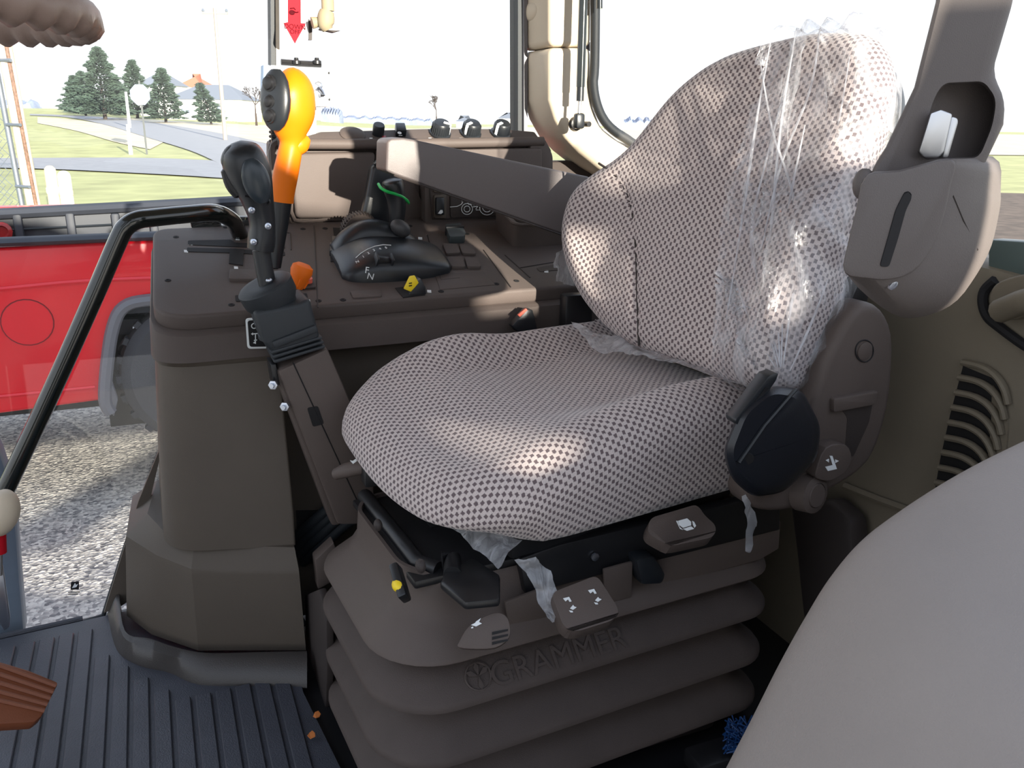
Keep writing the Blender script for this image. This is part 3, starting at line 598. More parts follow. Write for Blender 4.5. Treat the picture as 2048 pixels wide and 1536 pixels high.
put('symbol', prism(O([(876, 427), (881, 420), (885, 420), (886, 425), (882, 428)], Y=PY - .0468), (0, .001, 0)), WHTP, rk, smooth=0)
put('switch_bezel', prism(round_poly(O([(866, 360), (893, 360), (893, 386), (868, 385)], Y=PY - .036), .004), (0, .008, 0), .002), P_COL, PAN)
ic = put('icon_plate', prism(round_poly(O([(900, 380), (1060, 372), (1060, 432), (901, 436)], Y=PY - .034), .005), (0, .006, 0), .0015), P_DK, PAN, label='plate with a white tractor outline')
IY = PY - .0352
def line(pts, parent=ic, r=.0007, name='icon_line', m=WHTP, Y=IY): return put(name, tube(O(pts, Y=Y), r, 4), m, parent)
def circ(x, y, r): return [(x + r * math.cos(k * math.pi / 10), y + r * math.sin(k * math.pi / 10)) for k in range(21)]
for c in (circ(934, 418, 11), circ(934, 418, 6), circ(974, 415, 15), circ(974, 415, 9)): line(c)
for l in ([(902, 414), (914, 413), (922, 409), (926, 404)], [(924, 408), (924, 400), (934, 402), (938, 410)], [(938, 402), (941, 409), (947, 408), (944, 401)], [(946, 414), (958, 412)], [(947, 410), (958, 409)], [(952, 417), (960, 408), (960, 420), (952, 420), (952, 417)], [(902, 414), (900, 414)]): line(l)
# ledge with knobs
LN = Vector((0, -.62, 1)).normalized(); LP = U(700, 284, Y=1.835); LPL = (LN, LP)
def Lg(x, y, h=0): return U(x, y, pl=(LN, LP + LN * h))
put('ledge', prism([Lg(560, 284), Lg(1086, 284), Lg(1070, 262), Lg(1000, 256), Lg(850, 256), Lg(640, 262)], -LN * .02, .006, 3), P_CON, PAN)
put('ledge_lip', tube(O([(556, 287), (700, 288), (900, 286), (1086, 283)], Y=1.835), .011, 10), P_CON, PAN)
lz = LP.z
put('speaker_cap', lathe(Lg(705, 269), LN, [(.027, -.002), (.027, .002), (.020, .006), (0, .007)], 24), P_CON, PAN, label='round flat cap')
put('round_knob', lathe(Lg(756, 268), LN, [(.0125, 0), (.0125, .02), (.011, .023), (0, .023)], 20), BLK, PAN, label='small black knob over red and white marks')
rs = put('rocker_button', prism([Lg(791, 274), Lg(812, 274), Lg(808, 258), Lg(789, 258)], LN * .016, .002), BLK, PAN, label='black button with a white gear symbol')
gc = Lg(799, 266, .0165); put('symbol', [lathe(gc, LN, [(.0045, 0), (.0045, .0006), (.002, .0006), (.002, 0)], 10), box(gc - LN.cross(TX) * .009, (.007, .003, .001))], WHTP, rs, smooth=0)
for px, ang in ((880, .3), (941, -.45), (1001, -.5)):
    c = Lg(px, 268); k = put('dial_knob', lathe(c, LN, [(.024, 0), (.024, .004), (.0205, .006), (.0195, .024), (.016, .029), (0, .030)], 32), BLK, PAN, label='ribbed black dial knob' if px < 1000 else 'smooth black dial knob')
    a = LN.cross(TX); d = (TX * math.sin(ang) - a * -math.cos(ang)); sgn = -1
    pnt = TX * (.8 if ang > 0 else -.55) - LN.cross(TX) * -.0
    q = (TX * (.9 if ang > 0 else -.75) - a * .5).normalized()
    put('pointer_line', [box(c + q * .012 + LN * .0305, (.016, .006, .0015), rot=basis(q, LN.cross(q))), box(c + q * .0197 + LN * .017, (.003, .006, .022), rot=basis(q, LN.cross(q)))], WHT, k)
    if px < 1000:
        for j in range(26):
            an = j * 2 * math.pi / 26; s = TX * math.cos(an) + a * math.sin(an); put('knob_rib', tube([c + s * .0205 + LN * .006, c + s * .0195 + LN * .024], .0013, 4), RUB, k)
for q in ((742, 277), (763, 278), (860, 277), (876, 279), (890, 279), (922, 277), (966, 279), (978, 278)): put('dial_mark', prism([Lg(q[0] - 3, q[1] - 1, .0005), Lg(q[0] + 3, q[1] - 1, .0005), Lg(q[0] + 3, q[1] + 1.5, .0005), Lg(q[0] - 3, q[1] + 1.5, .0005)], LN * .0006), WHTP, PAN, smooth=0)
put('dial_mark', prism([Lg(764, 273, .0005), Lg(772, 271, .0005), Lg(772, 275, .0005), Lg(765, 277, .0005)], LN * .0008), LEDR, PAN, smooth=0, label='red mark')
put('end_cap', prism(round_poly(O([(1060, 290), (1092, 283), (1106, 310), (1106, 360), (1060, 345)], Y=1.83), .01), (0, .04, 0), .005), P_CON, PAN)
# ------------------------------------------------------------------ loader joystick tower in front of the console
JY = 1.33
def J(x, y, dy=0): return U(x, y, Y=JY + dy)
JT = thing('joystick_tower', 'slanted brown sheet metal post carrying the black joystick beside the seat', 'bracket', J(690, 1040))
pc = put('post', prism(O([(556, 742), (655, 697), (745, 905), (752, 1050), (676, 1050)], Y=JY), (0, .085, 0), .005), P_SEAT, JT)
put('post_flange', prism(O([(546, 736), (562, 741), (682, 1050), (664, 1052)], Y=JY + .012), (0, .07, 0), .004), P_SEAT, JT)
put('post_seam', tube(O([(586, 725), (630, 820), (718, 1010)], Y=JY - .0005), .001, 4), P_HOLE, JT)
put('post_slot', prism(round_poly(O([(614, 816), (636, 812), (648, 848), (626, 854)], Y=JY - .001), .004), (0, .003, 0)), P_HOLE, JT)
put('clamp_plate', prism(O([(541, 730), (552, 728), (560, 770), (548, 775)], Y=JY + .01), (0, .05, 0), .002), BLK2, JT)
for q in ((548, 769), (571, 812)):
    b = put('bolt', [lathe(J(*q), Vector((-.5, -1, .1)), [(.0075, 0), (.0075, .006), (.004, .0065), (.004, .013), (0, .013)], 6)], ZIN, JT)
put('control_box', prism(O([(506, 624), (600, 606), (620, 596), (642, 680), (552, 712), (528, 690)], Y=JY - .006), (0, .10, 0), .008, 3), RUB, JT, label='black rubber box')
put('box_band', prism(O([(544, 684), (632, 650), (638, 664), (550, 698)], Y=JY - .012), (0, .09, 0), .003), RUB, JT)
for k in range(3): put('boot_rib', prism(O([(540 + k * 3, 703 + k * 9), (644 + k * 3, 672 + k * 9), (646 + k * 3, 678 + k * 9), (543 + k * 3, 710 + k * 9)], Y=JY - .008 + k * .002), (0, .10 - k * .004, 0), .003), RUB, JT)
jax = (J(533, 575) - J(578, 650)).normalized() + Vector((0, -.12, .1)); jax.normalize()
jc = J(566, 640, .04)
put('gaiter', lathe(jc - jax * .01, jax, [(.048, 0), (.046, .006), (.035, .010), (.036, .018), (.042, .022), (.042, .026), (.034, .030), (.036, .040), (.043, .052), (.044, .074), (.040, .078), (.026, .080), (0, .078)], 28), RUB, JT)
# joystick itself
JS = thing('joystick', 'black joystick grip on the slanted post, left of the orange handle', 'joystick', J(533, 575, .02))
st = [J(538, 585, .03), J(530, 545, .03), J(522, 500, .03)]
put('stem', tube(st, .0135, 14), BLK, JS)
gp_ = cr([J(521, 499, .03), J(523, 480, .03), J(524, 440, .03), J(514, 395, .03), J(501, 355, .03), J(488, 322, .03), J(478, 298, .03), J(472, 284, .03)], 4)
put('grip', tube(gp_, crs([.025, .026, .0245, .031, .040, .041, .033, .010], 4), 20, flat=.8), BLK, JS)
put('grip_face', ell(J(513, 362, -.010), (.020, .010, .034), rot=Matrix.Rotation(-.25, 3, 'Y')), mat('slate_black', rgb(44, 52, 58), .3), JS, label='smooth oval side pad')
put('trigger', tube(cr([J(452, 335, .03), J(462, 370, .03), J(480, 392, .03)], 4), [.004] + [.009] * 7 + [.005], 10), BLK2, JS)
put('top_button', ell(J(458, 312, .026), (.010, .014, .018), rot=Matrix.Rotation(.5, 3, 'Y')), mat('slate_button', rgb(58, 62, 64), .4), JS)
put('seam', tube(cr([J(490, 392, .0), J(515, 398, -.0), J(536, 400, .0)], 3), .0014, 5), P_HOLE, JS)
for q in ((504, 421), (537, 453), (508, 485), (536, 404)): put('screw', lathe(J(*q) + Vector((0, .008, 0)), (0, -1, 0), [(.005, 0), (.005, .004), (.0025, .005), (.0015, .003)], 10), ZIN if q[1] != 404 else BLK2, JS)
put('stem_bolt', ell(J(538, 561, .012), (.005, .004, .004)), ZIN, JS)
# ------------------------------------------------------------------ orange handle lever
OY = 1.60
def Q(x, y, dy=0): return U(x, y, Y=OY + dy)
OR = thing('orange_lever', 'tall orange lever handle with a black button face', 'lever', Q(556, 530))
put('shaft', tube([Q(552, 535), Q(556, 490), Q(560, 440), Q(563, 400)], [.009, .012, .0165, .019], 12), BLK, OR)
put('handle', tube(cr([Q(563, 404), Q(565, 385), Q(572, 345), Q(579, 310), Q(583, 285), Q(582, 262), Q(582, 235), Q(581, 205), Q(578, 178), Q(570, 160), Q(560, 152)], 4), crs([.0215, .0215, .022, .021, .021, .030, .040, .043, .041, .031, .010], 4), 22), ORG, OR)
put('spur', tube(cr([Q(586, 295), Q(604, 285), Q(617, 276)], 4), crs([.018, .017, .006], 4), 12), ORG, OR)
for z in (385, 391): put('grip_ring', tube([Q(563 + 21 * math.cos(a), z + 4 * math.sin(a), -.0) for a in ()] or [Q(545, z + 8), Q(585, z + 10)], .003, 6), ORG, OR)
fd_ = Vector((-.80, -.62, .1)).normalized(); fc = Q(552, 204, -.043)
fr_ = basis(Vector((0, 0, 1)).cross(fd_), Vector((0, 0, 1)))
fx_ = Vector((0, 0, 1)).cross(fd_).normalized(); fz_ = fd_.cross(fx_); fm_ = Matrix((fx_, fd_, fz_)).transposed()
fcc = Q(577, 205) + fd_ * .031
fp = put('button_face', ell(fcc, (.033, .016, .053), 24, fm_), BLK, OR, label='black face with three buttons')
for z, r, m in ((.026, .0105, BLK2), (-.004, .0085, BLK2), (-.028, .0095, BLK2)):
    c = fcc + fz_ * z + fd_ * .013; put('button', lathe(c, fd_, [(r * 1.35, 0), (r * 1.35, .003), (r * 1.1, .004), (r, .008), (r * .6, .010), (0, .0105)], 16), m, OR)
# ------------------------------------------------------------------ transmission pod on the console
PD = thing('shift_pod', 'black domed shift pod with numbered arc on the console', 'shift control', T(780, 560))
def pod(prof, y0, y1, zf, m, name, n=14, label=None):
    rings = []
    for x, h, w in prof:
        yc = (y0 + y1) / 2; hw = (y1 - y0) / 2 * w
        rings.append([TT(x, yc + hw * math.cos(math.pi * k / n) * -1, 0) + CN * (h * math.sin(math.pi * k / n) ** .6) for k in range(n + 1)])
    V, F = loft(rings, True); return put(name, (V, F), m, PD, label=label)
def smoothprof(P, n=5):
    return list(zip(crs([p[0] for p in P], n), crs([p[1] for p in P], n), crs([p[2] for p in P], n)))
pod(smoothprof([(.318, .012, .70), (.328, .024, .86), (.348, .038, .96), (.38, .048, 1), (.425, .047, 1), (.465, .040, .95), (.50, .030, .86), (.525, .022, .72), (.535, .012, .55)]), 1.535, 1.70, 1, BLK, 'pod_body')
pod(smoothprof([(.322, .018, .8), (.340, .044, .95), (.372, .066, 1), (.408, .070, 1), (.445, .058, .95), (.475, .042, .85), (.50, .02, .7)]), 1.635, 1.70, 1, BLK, 'arc_housing')
put('thumb_wheel', lathe(TT(.385, 1.705, .034), Vector((0, 1, .26)), [(.0, -.008), (.033, -.008), (.036, -.004), (.036, .008), (.033, .012), (0, .012)], 32), P_CON, PD)
wc_ = TT(.385, 1.705, .034); wa = Vector((0, 1, .26)).normalized(); wb = wa.cross(TX)
put('wheel_ridge', [box(wc_ + (TX * math.cos(a) + wb * math.sin(a)) * .036 + wa * .002, (.003, .018, .003), rot=basis(TX * math.cos(a) + wb * math.sin(a), wa)) for a in [k * math.pi / 18 for k in range(36)]], P_DK, PD, kind='stuff')
def surf(x, y):
    "point and normal of whatever already stands at this pixel"
    bpy.context.view_layer.update(); h = SC.ray_cast(bpy.context.evaluated_depsgraph_get(), CAM, ray(x, y).normalized())
    n = h[2] if h[2].dot(ray(x, y)) < 0 else -h[2]
    return h[1], n
def ink(s_, x, y, size, par, xd=Vector((1, 0, 0)), name='letter', m=None):
    p_, n_2 = surf(x, y); xd = (xd - n_2 * xd.dot(n_2)).normalized(); txt(name, s_, p_ + n_2 * .0006, xd, n_2.cross(xd), size, m or WHTP, par, .0003)
PODMARK = [('N', 715, 524), ('1', 727, 514), ('2', 737, 507), ('3', 748, 501), ('4', 760, 498), ('5', 772, 496)]
put('thumb_switch', box(U(762, 537, Y=1.555), (.034, .018, .05), .005, rot=Matrix.Rotation(.5, 3, 'X') @ Matrix.Rotation(.2, 3, 'Y')), BLK2, PD)
for s in (-1, 1): put('switch_wing', box(U(762 + s * 15, 535 + s, Y=1.552), (.004, .024, .054), .0015, rot=Matrix.Rotation(.5, 3, 'X') @ Matrix.Rotation(.2, 3, 'Y')), BLK, PD)
put('range_button', ell(TT(.452, 1.65, .058), (.022, .018, .016), rot=Matrix.Rotation(.6, 3, 'Y')), mat('charcoal', rgb(60, 60, 62), .5), PD)
_tmp = [o for o in bpy.data.objects if o.name.startswith(('gear_lever', 'grip'))]
for s_, x, y in PODMARK: ink(s_, x, y, .009, PD, Vector((1, 0, .3)), 'number')
ink('F', 734, 541, .017, PD, Vector((1, 0, -.25))); ink('N', 741, 553, .017, PD, Vector((1, 0, -.25)))
ap_ = [surf(x, y) for x, y in ((712, 516), (722, 507), (735, 499), (750, 493), (766, 490), (782, 491))]
put('arc_scale', tube([a_ + b_ * .0006 for a_, b_ in ap_], .0009, 5), WHTP, PD, label='thin white scale line')
# ------------------------------------------------------------------ black grip lever with a green ring
GY = 1.67
def GQ(x, y, dy=0): return U(x, y, Y=GY + dy)
GL = thing('gear_lever', 'black lever grip with a thin green ring rising from the shift pod', 'lever', GQ(790, 490))
put('grip', tube(cr([GQ(788, 494), GQ(791, 470), GQ(793, 440), GQ(794, 415), GQ(792, 395), GQ(787, 375), GQ(784, 362), GQ(783, 357)], 4), crs([.017, .018, .020, .023, .025, .028, .026, .010], 4), 18, flat=.75), BLK, GL)
put('green_ring', tube(cr([GQ(757, 368, .006), GQ(762, 376, -.014), GQ(774, 383, -.024), GQ(788, 387, -.026), GQ(802, 392, -.023), GQ(813, 400, -.012), GQ(817, 406, .004)], 4), .0030, 8), GRN, GL)
BP = thing('hand_brake_lever', 'broad black blade lever behind the green ringed grip', 'lever', U(770, 470, Y=1.74))
bl = O([(744, 332), (772, 322), (800, 345), (812, 380), (800, 480), (776, 482), (745, 462), (721, 448), (732, 400)], Y=1.735)
put('blade', prism(bl, (0, .03, 0), .008, 3), BLK, BP)
put('blade_tip', prism(O([(748, 328), (762, 316), (775, 322), (772, 338)], Y=1.73), (0, .02, 0), .003), BLK2, BP)
# ------------------------------------------------------------------ small levers on the console
t = thing('pto_lever', 'short lever with an orange ball knob in front of the salmon button', 'lever', T(590, 596))
put('stem', tube([T(586, 600), U(592, 575, Y=1.49)], .009, 10), BLK, t)
ka = U(592, 576, Y=1.49); kb = U(608, 527, Y=1.49); kd = (kb - ka).normalized(); kl = (kb - ka).length
put('knob', lathe(ka, kd, [(.0105, 0), (.013, .004), (.0165, kl * .45), (.0195, kl * .68), (.018, kl * .88), (.010, kl), (0, kl * 1.02)], 20), ORG2, t)
for a in range(5): 
    s, u = frame(kd); v = s * math.cos(a * 1.2566) + u * math.sin(a * 1.2566); put('knob_ridge', tube([ka + kd * .004 + v * .0125, ka + kd * kl * .42 + v * .0165], .0022, 5), ORG2, t)
t = thing('park_lever', 'small black wedge lever with a yellow face near the console edge', 'lever', T(830, 590))
put('slot', prism([T(x, y, -.001) for x, y in ((790, 578), (822, 574), (850, 592), (806, 597))], CN * .0025), P_HOLE, t)
wy = 1.475
put('wedge', prism(O([(815, 594), (832, 566), (842, 556), (852, 575), (854, 590)], Y=wy), (0, .045, 0), .003), BLK, t)
put('yellow_face', prism(O([(808, 578), (820, 553), (830, 551), (838, 566), (822, 584)], Y=wy - .002) , (0, .006, 0), .0015), YEL, t)
put('face_marks', [prism(O([(818, 566 + k * 5), (824, 565 + k * 5), (824, 567 + k * 5), (818, 568 + k * 5)], Y=wy - .003), (0, .002, 0)) for k in range(2)], P_HOLE, t, smooth=0)
# ------------------------------------------------------------------ the tractor seat
SA = math.radians(9); E1 = Vector((math.cos(SA), math.sin(SA), 0)); E2 = Vector((-math.sin(SA), math.cos(SA), 0)); SO = Vector((.352, .862, 0))
def S(p, q, z): return SO + E1 * p + E2 * q + Vector((0, 0, z))
SEAT = thing('tractor_seat', 'tractor seat in checked beige fabric on a brown bellows suspension', 'seat', (.55, 1.12, .0))
def rr2(p0, q0, p1, q1, rad, n=10):
    P = [Vector((p0, q0, 0)), Vector((p1, q0, 0)), Vector((p1, q1, 0)), Vector((p0, q1, 0))]
    R = []
    for i in range(4):
        a, b, c = P[i - 1], P[i], P[(i + 1) % 4]; r = rad[i]; u = (a - b).normalized(); v = (c - b).normalized(); ce = b + (u + v) * r
        a0 = math.atan2(-v.y, -v.x); 
        for k in range(n + 1):
            an = k / n * math.pi / 2; R.append(ce - v * r * math.cos(an) - u * r * math.sin(an))
    # even spacing
    L = [0]; m = len(R)
    for i in range(m): L.append(L[-1] + (R[(i + 1) % m] - R[i]).length)
    N_ = 120; o = []; j = 0
    for k in range(N_):
        s = L[-1] * k / N_
        while L[j + 1] < s: j += 1
        f = (s - L[j]) / max(1e-9, L[j + 1] - L[j]); o.append(R[j].lerp(R[(j + 1) % m], f))
    return o
def normals2(P):
    m = len(P); N_ = []
    for i in range(m):
        d = P[(i + 1) % m] - P[i - 1]; n = Vector((d.y, -d.x, 0)).normalized(); N_.append(n)
    c = sum(P, Vector()) / m
    if sum((P[i] - c).dot(N_[i]) for i in range(m)) < 0: N_ = [-n for n in N_]
    return N_
def puff(P, topf, Rr, depth, tuck, place, rings_in=14, name='cushion', matl=FAB, parent=None, sidek=6):
    """upholstered slab: outline P (2-D), top height function, edge radius, side depth; uv follows the cloth"""
    Nn = normals2(P); m = len(P); c = sum(P, Vector()) / m; V = []; UV = []; ringsN = 0
    ins = [P[i] - Nn[i] * Rr for i in range(m)]
    def add(i2, h, uv): V.append(place(i2, h)); UV.append((uv.x, uv.y))
    for k in range(rings_in):
        s = (k + .15) / (rings_in - .85)
        for i in range(m): b = c + (ins[i] - c) * s; add(b, topf(b), b)
        ringsN += 1
    for k in range(1, 8):
        a = k / 7 * math.pi / 2
        for i in range(m): b = ins[i] + Nn[i] * Rr * math.sin(a); add(b, topf(ins[i]) - Rr * (1 - math.cos(a)), ins[i] + Nn[i] * Rr * a)
        ringsN += 1
    for k in range(1, sidek + 1):
        s = k / sidek
        for i in range(m):
            h0 = topf(ins[i]) - Rr; h = h0 + (depth - h0) * s; tk = tuck(i) if callable(tuck) else tuck
            b = P[i] - Nn[i] * tk * s * s; add(b, h, ins[i] + Nn[i] * (Rr * 1.571 + (h0 - h)))
        ringsN += 1
    F = []
    for j in range(ringsN - 1):
        for i in range(m): a = j * m + i; b = j * m + (i + 1) % m; F.append((a, b, b + m, a + m))
    F.append(tuple(range(m))[::-1]); F.append(tuple(range((ringsN - 1) * m, ringsN * m)))
    return put(name, (V, F), matl, parent, smooth=80, uv=UV), V, F, m, ringsN
def ztop(b):
    p, q = b.x, b.y; w = .49
    side = sst(.10, .215, abs(q - w / 2))
    far = sst(.15, .40, q)
    z = .548 + .058 * side * sst(.06 - .08 * far, .32 - .10 * far, p) + (.012 + .010 * far) * sst(-.02, .10, p) * (1 - sst(.12, .30, p)) + .018 * sst(.15, .40, p) * (1 - side) - .035 * (1 - .75 * far) * (1 - sst(-.05, .13, p))
    return z
cp = rr2(-.02, .0, .53, .49, [.12, .05, .05, .11])
for v in cp:
    if v.x < .1: v.x -= .014 + .028 * math.sin(math.pi * min(1, max(0, v.y / .49))) * (1 - max(0, v.x) / .1)
cN = normals2(cp)
cush, cV, cF, cm, cR = puff(cp, ztop, .062, .436, lambda i: .012 + max(0, -cN[i].x) * (.05 + .055 * math.sin(math.pi * min(1, max(0, cp[i].y / .49))) ** .7), lambda b, h: S(b.x, b.y, h), parent=SEAT)
# backrest
RC = math.radians(19); BN = (-math.cos(RC) * E1 + math.sin(RC) * _Z).normalized(); BU = (math.sin(RC) * E1 + math.cos(RC) * _Z).normalized()
BPt = S(.385, 0, .60); BPL = (BN, BPt)
def bq(x, y, fwd=0):
    v = U(x, y, pl=(BN, BPt + BN * fwd)) - BPt; return Vector((v.dot(E2), v.dot(BU), 0))
bo_px = [(1550, 775), (1600, 675), (1640, 560), (1676, 430), (1712, 290), (1745, 170), (1742, 90), (1712, 50), (1640, 46), (1560, 58), (1430, 99), (1338, 170), (1250, 286), (1168, 372), (1140, 440), (1134, 520), (1158, 606), (1225, 676), (1370, 735), (1480, 768)]
bo2 = cr([bq(x, y, .0) for x, y in bo_px], 8, True)
def even(R, N_):
    L = [0]; m = len(R); o = []; j = 0
    for i in range(m): L.append(L[-1] + (R[(i + 1) % m] - R[i]).length)
    for k in range(N_):
        s = L[-1] * k / N_
        while L[j + 1] < s: j += 1
        f = (s - L[j]) / max(1e-9, L[j + 1] - L[j]); o.append(R[j].lerp(R[(j + 1) % m], f))
    return o
bo2 = even(bo2, 150); bc = sum(bo2, Vector()) / len(bo2)
qlo, qhi = min(v.x for v in bo2), max(v.x for v in bo2)
def bq_of(x, y): return bq(x, y)
seam_pts = cr([bq(x, y) for x, y in ((1210, 332), (1236, 352), (1256, 384), (1269, 430), (1275, 500), (1275, 600), (1274, 690))], 6)
def seamq(t):
    best = None
    for a, b in zip(seam_pts, seam_pts[1:]):
        if (a.y - t) * (b.y - t) <= 0 and abs(a.y - b.y) > 1e-9: return a.x + (b.x - a.x) * (t - a.y) / (b.y - a.y)
    return None
def btop(b):
    q, t = b.x, b.y; u = (q - (qlo + qhi) / 2) / ((qhi - qlo) / 2)
    h = .034 * sst(.45, 1.0, abs(u)) * (1 - sst(.18, .40, t)) + .010 * math.sin(max(0, min(1, t / .45)) * math.pi) - .0
    sq = seamq(t)
    if sq is not None: h -= .006 * math.exp(-((q - sq) / .006) ** 2)
    return h
def bplace(b, h): return BPt + E2 * b.x + BU * b.y + BN * h
back, bV, bF, bm_, bR = puff(bo2, btop, .042, -.075, .012, bplace, name='backrest', parent=SEAT, rings_in=26)
put('seam', tube([bplace(v, btop(v) + .0006) for v in seam_pts], .0021, 6), P_DK, SEAT, label='stitched seam along the side bolster')
put('back_shell', puff([v * 1.0 - (v - bc) * .05 for v in bo2], lambda b: -.07, .02, -.12, .01, bplace, name='back_shell', matl=BLK, parent=SEAT, rings_in=3)[0] and prism([bplace(bc + (v - bc) * .5, -.121) for v in bo2[::10]], -BN * .012), BLK2, SEAT)
# armrest on the far side
ap = (Vector((0, -1, 0)), Vector((0, 1.49, 0)))
an_ = O([(774, 283), (782, 277), (806, 276), (826, 279), (1180, 354), (1185, 490), (1130, 470), (790, 350), (772, 342)], pl=ap)
put('armrest', prism(an_, (0, .075, 0), .012, 4), mat('armrest_vinyl', rgb(94, 87, 86), .45, bump=.25, bscale=900), SEAT, label='smooth brown armrest on the far side')
put('armrest_groove', tube(O([(788, 350), (960, 412), (1130, 472)], Y=1.489), .002, 5), P_DK, SEAT)
put('armrest_bracket', box(S(.47, .50, .575), (.06, .03, .13), .006), BLK2, SEAT)
# near side hinge cover with the recline handle
HY = .835
hc = put('hinge_cover', prism(cr(O([(1735, 606), (1768, 620), (1790, 672), (1788, 760), (1775, 840), (1750, 910), (1716, 950), (1660, 985), (1610, 1015), (1545, 1026), (1500, 1012), (1498, 975), (1540, 930), (1600, 880), (1630, 800), (1655, 720), (1690, 650), (1710, 622)], Y=HY), 3, True), (0, .05, 0), .012, 3, ang=40), P_SEAT, SEAT)
put('cap_disc', lathe(U(1729, 702, Y=HY - .0), (0, -1, 0), [(.0125, 0), (.0125, .0015), (.0115, .002), (0, .002)], 24), P_SEAT, hc); put('cap_ring', tube([U(1729 + 18 * math.cos(k * .3142), 702 + 22 * math.sin(k * .3142), Y=HY - .0008) for k in range(21)], .0009, 5), P_HOLE, hc)
put('pivot_cap', lathe(U(1604, 982, Y=HY + .005), Vector((.2, -1, .1)), [(.028, 0), (.026, .022), (.018, .025), (.0175, .023), (.016, .026), (0, .026)], 24), P_SEAT, hc)
put('handle_recess', prism(round_poly(O([(1668, 800), (1750, 782), (1738, 845), (1706, 915), (1690, 905), (1695, 835)], Y=HY - .0005), .005), (0, .004, 0)), P_DK, hc)
put('recess_lip', prism(round_poly(O([(1668, 798), (1668, 826), (1752, 810), (1758, 782)], Y=HY - .008), .004), (0, .012, 0), .003), P_SEAT, hc)
rl = put('recline_lever', prism(cr(O([(1652, 896), (1692, 890), (1704, 918), (1690, 945), (1662, 962), (1636, 958), (1632, 944)], Y=HY - .02), 3, True), (0, .025, 0), .006, 3), P_SEAT, SEAT)
dec([(1651, 934), (1668, 930), (1674, 938), (1656, 942)], HY - .0208, WHTP, rl); dec([(1660, 912), (1665, 912), (1674, 938), (1668, 938)], HY - .0209, WHTP, rl); dec([(1652, 921), (1658, 918), (1658, 925)], HY - .0209, WHTP, rl); dec([(1671, 919), (1678, 922), (1671, 926)], HY - .0209, WHTP, rl)
put('hinge_cover_upper', prism(O([(1690, 560), (1720, 540), (1745, 560), (1735, 612), (1700, 650), (1680, 640)], Y=HY + .04), (0, .04, 0), .004), BLK2, SEAT)
# black belt reel beside the cushion
ra = (U(1630, 850, Y=.80) - U(1500, 965, Y=.80)).normalized()
def RLo(pts, dy): return O(pts, Y=.79 + dy)
rel = put('belt_reel', loft([RLo(cr3, dy) for cr3, dy in [([(1024 + (x - 1024) if True else x, y) for x, y in pts], dy) for pts, dy in [
    (rpx([(1490, 815), (1545, 778), (1600, 785), (1630, 850), (1622, 915), (1560, 975), (1508, 985), (1470, 950), (1456, 905)], 22, 5), .055),
    (rpx([(1480, 815), (1540, 770), (1604, 778), (1642, 852), (1634, 920), (1568, 985), (1505, 995), (1460, 955), (1446, 902)], 22, 5), .045),
    (rpx([(1480, 815), (1540, 770), (1604, 778), (1642, 852), (1634, 920), (1568, 985), (1505, 995), (1460, 955), (1446, 902)], 22, 5), .0),
    (rpx([(1484, 818), (1542, 774), (1602, 782), (1639, 853), (1630, 918), (1566, 981), (1506, 991), (1463, 952), (1450, 902)], 22, 5), -.006),
    (rpx([(1494, 828), (1545, 786), (1594, 794), (1624, 856), (1616, 908), (1560, 966), (1510, 974), (1476, 942), (1464, 905)], 20, 5), -.014)]]]), mat('black_satin', rgb(26, 28, 34), .32, bump=.1, bscale=900), SEAT, label='rounded black housing beside the cushion')
put('reel_ridge', tube(RLo([(1478, 925), (1530, 850), (1592, 778)], -.016), .0025, 6), BLK, rel); put('reel_hole', lathe(U(1495, 918, Y=.776), Vector((-.3, -1, -.2)), [(.008, -.002), (.008, .001), (.005, .001)], 14), P_HOLE, rel)
put('belt_guide', prism(round_poly(O([(1470, 842), (1538, 752), (1558, 745), (1552, 762), (1490, 848), (1476, 852)], Y=.782), .004), (0, .02, 0), .003), BLK, SEAT)
put('guide_slot', prism(O([(1480, 842), (1532, 774), (1538, 776), (1486, 846)], Y=.7812), (0, .001, 0)), BLK2, SEAT)
# suspension: bellows, cover, slides
KA = math.radians(4); K1 = Vector((math.cos(KA), math.sin(KA), 0)); K2 = Vector((-math.sin(KA), math.cos(KA), 0)); KO = Vector((.208, .872, 0))
def K(p, q, z): return KO + K1 * p + K2 * q + Vector((0, 0, z))
KL, KW = .655, .385
def kring(ins, z, rad=(.10, .07, .05, .09), dx=0, n=8):
    P = [Vector((ins, ins, 0)), Vector((KL - ins, ins, 0)), Vector((KL - ins, KW - ins, 0)), Vector((ins, KW - ins, 0))]
    R = []
    for i in range(4):
        a, b, c = P[i - 1], P[i], P[(i + 1) % 4]; r = max(.012, rad[i] - ins * .6); u = (a - b).normalized(); v = (c - b).normalized(); ce = b + (u + v) * r
        for k in range(n + 1): an = k / n * math.pi / 2; w = ce - v * r * math.cos(an) - u * r * math.sin(an); R.append(K(w.x + dx, w.y, z))
    return R
kr = []
for zc in (.225, .140, .055):
    kr += [kring(.050, zc + .052), kring(.018, zc + .018), kring(.004, zc + .008), kring(.0, zc + .002), kring(.0, zc - .004), kring(.006, zc - .009), kring(.045, zc - .026)]
kr += [kring(.05, -.0)]
bel = put('suspension_bellows', loft(kr[::-1]), P_BEL, SEAT, smooth=50, label='folded brown rubber bellows')
